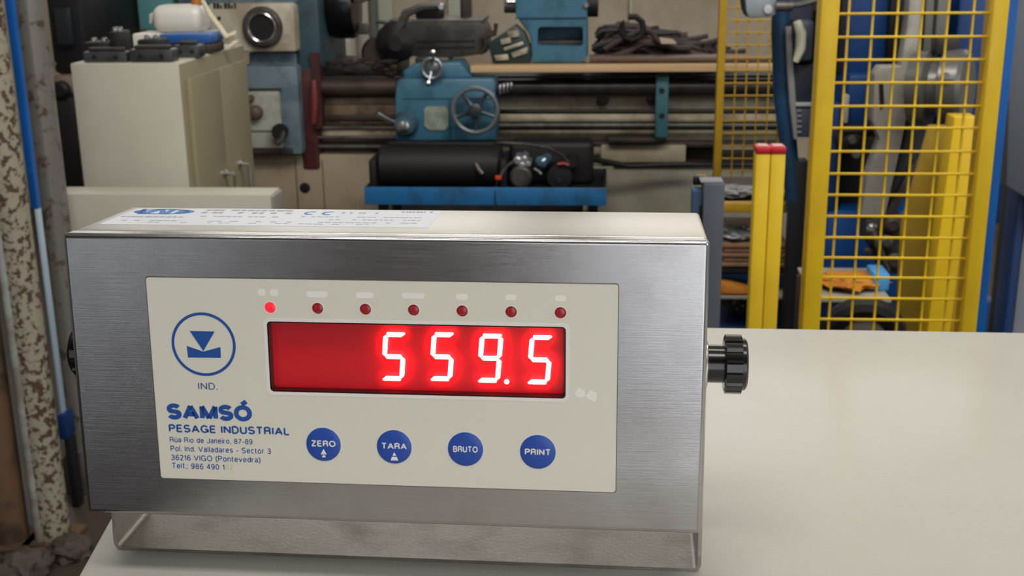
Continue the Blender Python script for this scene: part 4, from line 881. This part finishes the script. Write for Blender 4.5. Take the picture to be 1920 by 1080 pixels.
bp(MB().lathe(P(1597, 262, YB+.05), (0, -1, 0), [(-.1, .034), (.0, .034), (.02, .03), (.03, .012)], 24), 'black_knob', M_dark2)
bp(MB().lathe(P(1597, 262, YB+.01), (0, -1, 0), [(0, .010), (.012, .008)], 16), 'knob_stud', M_iron)
bp(bx(1575, 240, 1650, 252, YB+.02, .06, .006), 'black_bar', M_dark2)
bp(bx(1582, 178, 1592, 232, YB+.06, .03, .004), 'pale_strip', M_gmach)
bp(MB().lathe(P(1602, 286, YB+.04), (0, -1, 0), [(0, .010), (.02, .010)], 14), 'lower_stud', M_chrome)
# grey swing arm with slotted lug
t = thing('swing_arm', 'warm grey slanting machine arm with a slotted lug, behind the near mesh', 'arm', (P(1660, 300, YB-.05).x, YB, P(1640, 400, YB).z))
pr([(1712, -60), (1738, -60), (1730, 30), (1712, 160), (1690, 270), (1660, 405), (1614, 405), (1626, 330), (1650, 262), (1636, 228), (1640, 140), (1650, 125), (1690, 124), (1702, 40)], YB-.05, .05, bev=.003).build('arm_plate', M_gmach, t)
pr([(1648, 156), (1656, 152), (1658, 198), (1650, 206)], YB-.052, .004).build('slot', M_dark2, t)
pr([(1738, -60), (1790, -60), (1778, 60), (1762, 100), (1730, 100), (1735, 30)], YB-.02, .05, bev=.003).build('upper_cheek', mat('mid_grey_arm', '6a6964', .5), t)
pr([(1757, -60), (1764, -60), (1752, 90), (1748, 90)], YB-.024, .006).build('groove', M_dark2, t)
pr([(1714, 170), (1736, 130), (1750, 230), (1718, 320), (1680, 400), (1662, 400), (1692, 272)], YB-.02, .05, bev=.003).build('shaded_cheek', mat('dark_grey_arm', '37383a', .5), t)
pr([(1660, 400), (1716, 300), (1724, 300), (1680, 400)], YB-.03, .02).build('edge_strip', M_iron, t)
# polished roller
t = thing('polished_roller', 'polished steel roller with highlights at the top of the grey arm', 'roller', (P(1762, 165, YB-.1).x, YB-.05, P(1762, 230, YB-.1).z))
c = P(1762, 165, YB-.14); ax = Vector((1, -.55, .05))
MB().lathe(c, ax, [(-.06, .05), (-.055, .078), (-.02, .082), (-.012, .06), (.004, .06), (.012, .082), (.05, .082), (.058, .074), (.06, .03)], 40).build('drum', mat('polished', '6e6d6a', .32, .5), t)
MB().lathe(c+Vector((-.012, -.085, .035)), (-.1, -1, 0), [(0, .008), (.01, .007)], 16).build('stud', M_chrome, t)
MB().box(c.x-.02, c.x+.03, c.y-.02, c.y+.03, c.z+.07, c.z+.11, .006).build('yoke', M_dark, t)
# lower link mechanism
t = thing('link_mechanism', 'dark grimy linkage with bolts below the grey arm', 'linkage', (P(1650, 450, YB-.05).x, YB, P(1650, 500, YB).z))
pr([(1622, 412), (1690, 400), (1696, 450), (1688, 515), (1655, 512), (1636, 470), (1618, 440)], YB-.05, .07, bev=.005).build('link_plate', mat('grimy_link', '3f403c', .45, .5, dirt='232220', dirt_amt=.8, scale=20), t)
for u, v, r, m_ in ((1634, 428, .014, M_chrome), (1672, 420, .020, M_dark), (1660, 452, .016, M_iron), (1645, 455, .011, M_chrome), (1675, 488, .02, M_dark), (1628, 470, .009, M_iron)):
    MB().lathe(P(u, v, YB-.05), (0, -1, 0), [(0, r), (.012, r), (.018, r*.6)], 16).build('bolt', m_, t)
MB().tube([P(1634, 432, YB-.07), P(1650, 470, YB-.08), P(1664, 508, YB-.07)], .008).build('pin_rod', M_iron, t)
# yellow guard profile and sheet behind the mesh
Y = 2.0
t = thing('yellow_profile', 'slanting bright yellow square profile seen behind the near mesh', 'profile', (P(1770, 600, Y).x, Y, FLOOR))
a = P(1812, 220, Y); b = P(1750, 700, Y); dz = (FLOOR+.01-a.z); bx_ = a.x + (b.x-a.x)*dz/(b.z-a.z); hw = (P(1834, 220, Y).x - P(1789, 220, Y).x)/2
MB().prism([(a.x-hw, a.z), (a.x+hw, a.z), (bx_+hw, FLOOR+.01), (bx_-hw, FLOOR+.01)], Y, Y+.06, .002).build('profile', M_yel, t)
MB().box(bx_-.06, bx_+.06, Y-.03, Y+.09, FLOOR, FLOOR+.01, .002).build('base_plate', M_dark, t)
MB().prism([(a.x+hw, a.z-.05), (a.x+hw+.012, a.z-.05), (bx_+hw+.05, FLOOR+.01), (bx_+hw, FLOOR+.01)], Y+.02, Y+.03).build('side_flange', M_yel2, t)
Y = 2.10; a0 = P(1742, 235, Y); a1 = P(1786, 235, Y); b0 = P(1690, 420, Y); b1 = P(1770, 420, Y); c0 = P(1678, 640, Y); c1 = P(1740, 640, Y); fz = FLOOR
tag(MB().prism([(a0.x, a0.z), (a1.x, a1.z), (b1.x+.02, b1.z), (c1.x+.03, fz), (c0.x+.02, fz), (c0.x, c0.z), (b0.x, b0.z)], Y, Y+.012, .001).build('olive_sheet', M_olive), 'dull olive-yellow sheet guard left of the slanting profile', 'guard sheet')
# shelf goods in the gap between the posts
YS2 = 2.75
t = thing('yellow_rack', 'yellow steel rack frame behind the red-capped bollards', 'rack', (P(1430, 390, YS2).x, YS2+.2, FLOOR))
xa, xb = P(1346, 390, YS2).x, P(1488, 390, YS2).x
for v0, v1, yy in ((381, 399, 0),): bx(1346, v0, 1490, v1, YS2, .03, .003).build('beam', M_yel2, t)
bx(1362, 346, 1430, 372, YS2+.30, .03, .003).build('upper_beam', M_yel2, t)
zsh = P(1430, 386, YS2).z
MB().box(xa, xb, YS2+.03, YS2+.4, zsh-.006, zsh).build('shelf_sheet', M_dark, t)
for x_ in (xa-.03, xb):
    for yy in (YS2+.0, YS2+.38): MB().box(x_, x_+.03, yy, yy+.03, FLOOR, P(1430, 381, YS2).z, .002).build('upright', M_yel2, t)
zt4 = P(1420, 507, YS2).z; zs5 = P(1420, 552, YS2).z
MB().box(xa, xb, YS2+.02, YS2+.4, zt4-.012, zt4-.002).build('cardboard_shelf', M_dark2, t)
MB().box(xa, xb, YS2-.01, YS2+.4, zs5-.012, zs5-.004, .002).build('lower_shelf', M_gmach, t)
pr([(1478, 292), (1495, 300), (1500, 340), (1498, 370), (1484, 380), (1476, 330)], YS2+.1, .04, bev=.004).build('gusset', M_yel2, t)
# grey foil on shelf
def rag(name, label, cat, u, v, Y, sx, sy, sz, mt, k=0, zbase=None):
    p = P(u, v, Y); mb = MB(); t_ = bmesh.new(); bmesh.ops.create_icosphere(t_, subdivisions=4, radius=1); zb_ = p.z-sz if zbase is None else zbase
    for vv in t_.verts:
        n_ = noise.fractal(vv.co*2.3+Vector((k*9.1, 0, 3)), 1, 2, 4); q_ = vv.co*(1+.35*n_); vv.co = Vector((p.x+q_.x*sx, Y+q_.y*sy, zb_ + max(0, q_.z*.5+.5)*2*sz))
    for f in t_.faces: f.smooth = True
    mb._merge(t_); return tag(mb.build(name, mt), label, cat)
rag('grey_bundle', 'shiny grey crumpled bundle on the yellow rack shelf left of the bollards', 'bundle', 1378, 374, YS2+.12, .055, .06, .014, mat('grey_silver', '8a8a8a', .35, .4), 1, zsh+.001)
rag('grey_bundle', 'small grey bundle on the yellow rack shelf right of the bollards', 'bundle', 1478, 372, YS2+.12, .025, .05, .010, mat('grey_silver', '8a8a8a', .35, .4), 2, zsh+.001)
zz = zt4; H5 = (P(1380, 457, YS2+.03).z - zt4)/5
for k in range(5):
    mb = MB().box(P(1354+k % 2*3, 480, YS2+.03).x, P(1480-k % 3*3, 480, YS2+.03).x, YS2+.03+.004*(k % 2), YS2+.36, zz+.0008, zz+H5-.0012, .003, 3)
    tag(mb.build('cardboard_sheet', M_card), 'flattened brown cardboard, %s of the stack of five in the rack' % ['lowest', 'second from the bottom', 'middle one', 'second from the top', 'topmost'][k], 'cardboard', 'flattened cardboard stacked in the rack'); zz += H5
rag('plastic_bag', 'crumpled clear plastic bag on the cardboard stack', 'bag', 1384, 447, YS2+.1, .05, .06, .016, M_foil, 4, zz+.001)
# blue crate with orange lying on it
t = thing('blue_crate', 'shallow bright blue crate on the lower rack shelf', 'crate', (P(1430, 530, YS2).x, YS2+.15, zs5))
ca, cb_ = P(1345, 530, YS2+.08).x, P(1484, 530, YS2+.08).x; zc5 = P(1400, 514, YS2+.08).z
bl = mat('crate_blue', '1d6cc0', .45)
MB().box(ca, cb_, YS2+.08, YS2+.085, zs5, zc5, .001).build('front_wall', bl, t); MB().box(ca, cb_, YS2+.345, YS2+.35, zs5, zc5, .001).build('rear_wall', bl, t)
for x_ in (ca, cb_-.005): MB().box(x_, x_+.005, YS2+.085, YS2+.345, zs5, zc5, .001).build('side_wall', bl, t)
MB().box(ca+.005, cb_-.005, YS2+.085, YS2+.345, zs5, zs5+.004).build('bottom', bl, t)
q_ = [(1346, 530), (1372, 534), (1412, 545), (1418, 552), (1346, 551)]
mb = pr(q_, YS2+.0, .06, bev=.003); tag(mb.build('orange_strap', M_orange), 'folded orange-brown strap in front of the blue crate', 'strap')
rag('dark_bag', 'black and silver crumpled bag under the lower rack shelf', 'bag', 1385, 590, YS2+.18, .05, .07, .04, mat('silver_black', '55565a', .3, .5, dirt='151517', dirt_amt=1, scale=18), 6, P(1440, 612, YS2+.05).z+.001)

zl5 = P(1400, 640, YS2).z
t = thing('steel_chest', 'dark blue steel chest at the bottom of the rack', 'chest', (P(1440, 650, YS2).x, YS2+.2, FLOOR))
MB().box(P(1340, 640, YS2+.05).x, P(1486, 640, YS2+.05).x, YS2+.05, YS2+.36, FLOOR, P(1440, 612, YS2+.05).z, .006).build('body', M_mblue, t)
MB().box(P(1462, 590, YS2+.05).x, P(1486, 590, YS2+.05).x, YS2+.05, YS2+.36, P(1440, 612, YS2+.05).z, P(1490, 558, YS2+.05).z, .006).build('raised_box', M_mblue, t)
MB().box(P(1466, 590, YS2+.05).x, P(1480, 590, YS2+.05).x, YS2+.045, YS2+.05, P(1490, 590, YS2+.05).z, P(1490, 580, YS2+.05).z, .001).build('latch', M_chrome, t)
# goods behind the lower part of the near mesh
Y = 2.0
pz = P(1600, 562, Y).z
t = thing('low_shelf', 'grey shelf plate behind the lower mesh, carrying the orange pad', 'shelf', (P(1600, 565, Y).x, Y+.1, FLOOR))
bx(1528, 561, 1672, 568, Y, .25, .002).build('plate', M_gmach, t)
for u in (1532, 1668): MB().box(P(u, 565, Y).x-.01, P(u, 565, Y).x+.01, Y+.2, Y+.22, FLOOR, P(1600, 568, Y).z, .001).build('leg', M_dark, t)
rag('orange_pad', 'domed orange and red pad behind the lower mesh', 'pad', 1592, 550, Y+.1, .075, .06, .013, M_orange, 8, pz+.001)
tag(bx(1638, 514, 1668, 546, Y+.06, .08, .004).build('light_blue_box', mat('light_blue', '4f9ad6', .45)), 'small light blue box right of the orange pad', 'box')
t = thing('wheel_hub', 'dark round wheel with grey hub at the foot of the near mesh', 'wheel', (P(1620, 610, Y-.1).x, Y-.1, P(1620, 660, Y-.1).z))
c = P(1618, 626, Y-.08)
MB().torus(c, (0.1, 1, .3), .062, .024, 36, 10).build('tyre', M_dark2, t)
MB().lathe(c, (0.1, 1, .3), [(-.02, .012), (-.015, .046), (.01, .05)], 28).build('hub', M_gmach, t)
# operator pedestal between the far mesh guard and the near post
Y = 2.6
t = thing('control_pedestal', 'blue machine column with dark grey control boxes, between the guards', 'machine', (P(1490, 200, Y).x, Y+.1, FLOOR))
pc = P(1474, 200, Y)
MB().tube([P(1466, -40, Y+.04), P(1464, 60, Y+.04), P(1468, 180, Y+.04), P(1480, 290, Y+.04), P(1492, 420, Y+.04)], [.022, .024, .024, .022, .02], 12).build('blue_column', mat('column_blue', '1d4468', .45, dirt='163044', dirt_amt=.7, scale=10), t)
MB().tube([P(1478, 50, Y), P(1482, 130, Y), P(1486, 190, Y), P(1492, 260, Y)], [.008, .009, .009, .006], 8).build('grey_conduit', mat('conduit_grey', '8d8c8a', .5), t)
bx(1474, -60, 1528, 42, Y+.03, .15, .01).build('head_box', M_gbox, t)
bx(1490, 38, 1527, 116, Y-.02, .15, .012).build('upper_box', M_gbox, t)
MB().tube([P(1494, 40, Y-.03), P(1502, 62, Y-.03), P(1501, 92, Y-.03), P(1492, 116, Y-.03)], [.010, .013, .013, .008], 10).build('pale_handle', mat('pale_handle', 'c2c2ac', .5), t)
bx(1488, 120, 1526, 192, Y, .15, .006).build('middle_box', mat('dark_navy_box', '252c38', .5), t)
bx(1492, 193, 1526, 200, Y-.01, .15, .002).build('pale_strip', mat('strip_grey', 'a4a9ae', .45), t)
bx(1490, 200, 1526, 258, Y-.005, .15, .006).build('lower_box', M_gbox, t)
for k in range(5): bx(1495, 206+k*10, 1503, 210+k*10, Y-.008, .01, .001).build('vent_slot', mat('slot_pale', '7d8288', .5), t)
bx(1508, 20, 1526, 190, Y+.12, .1, .004).build('black_back', M_dark2, t)
MB().box(P(1478, 420, Y+.04).x, P(1508, 420, Y+.04).x, Y+.02, Y+.08, FLOOR, P(1490, 300, Y+.04).z, .004).build('lower_column', M_dark2, t)
t = thing('lamp_head', 'silver box-shaped machine lamp head on a steel arm, top right of centre', 'lamp', (P(1427, 15, 2.5).x, 2.5, P(1427, 36, 2.5).z))
pr([(1393, -50), (1458, -50), (1455, 26), (1448, 31), (1404, 34), (1399, 22)], 2.5, .09, bev=.004).build('housing', mat('silver_box', 'a9b4bd', .3, .5), t)
pr([(1388, -50), (1396, -50), (1402, 32), (1396, 20)], 2.505, .08).build('dark_edge', M_dark2, t)
MB().lathe(P(1440, 17, 2.5), (0, -1, 0), [(0, .010), (.006, .010)], 14).build('screw', M_chrome, t)
MB().lathe(P(1462, 12, 2.5), (1, 0, 0), [(-.01, .012), (.03, .012)], 14).build('joint', M_iron, t)
MB().tube([P(1470, 12, 2.5), P(1500, 9, 2.5), P(1560, -8, 2.52)], [.007, .007, .007], 10).build('arm', M_iron, t)
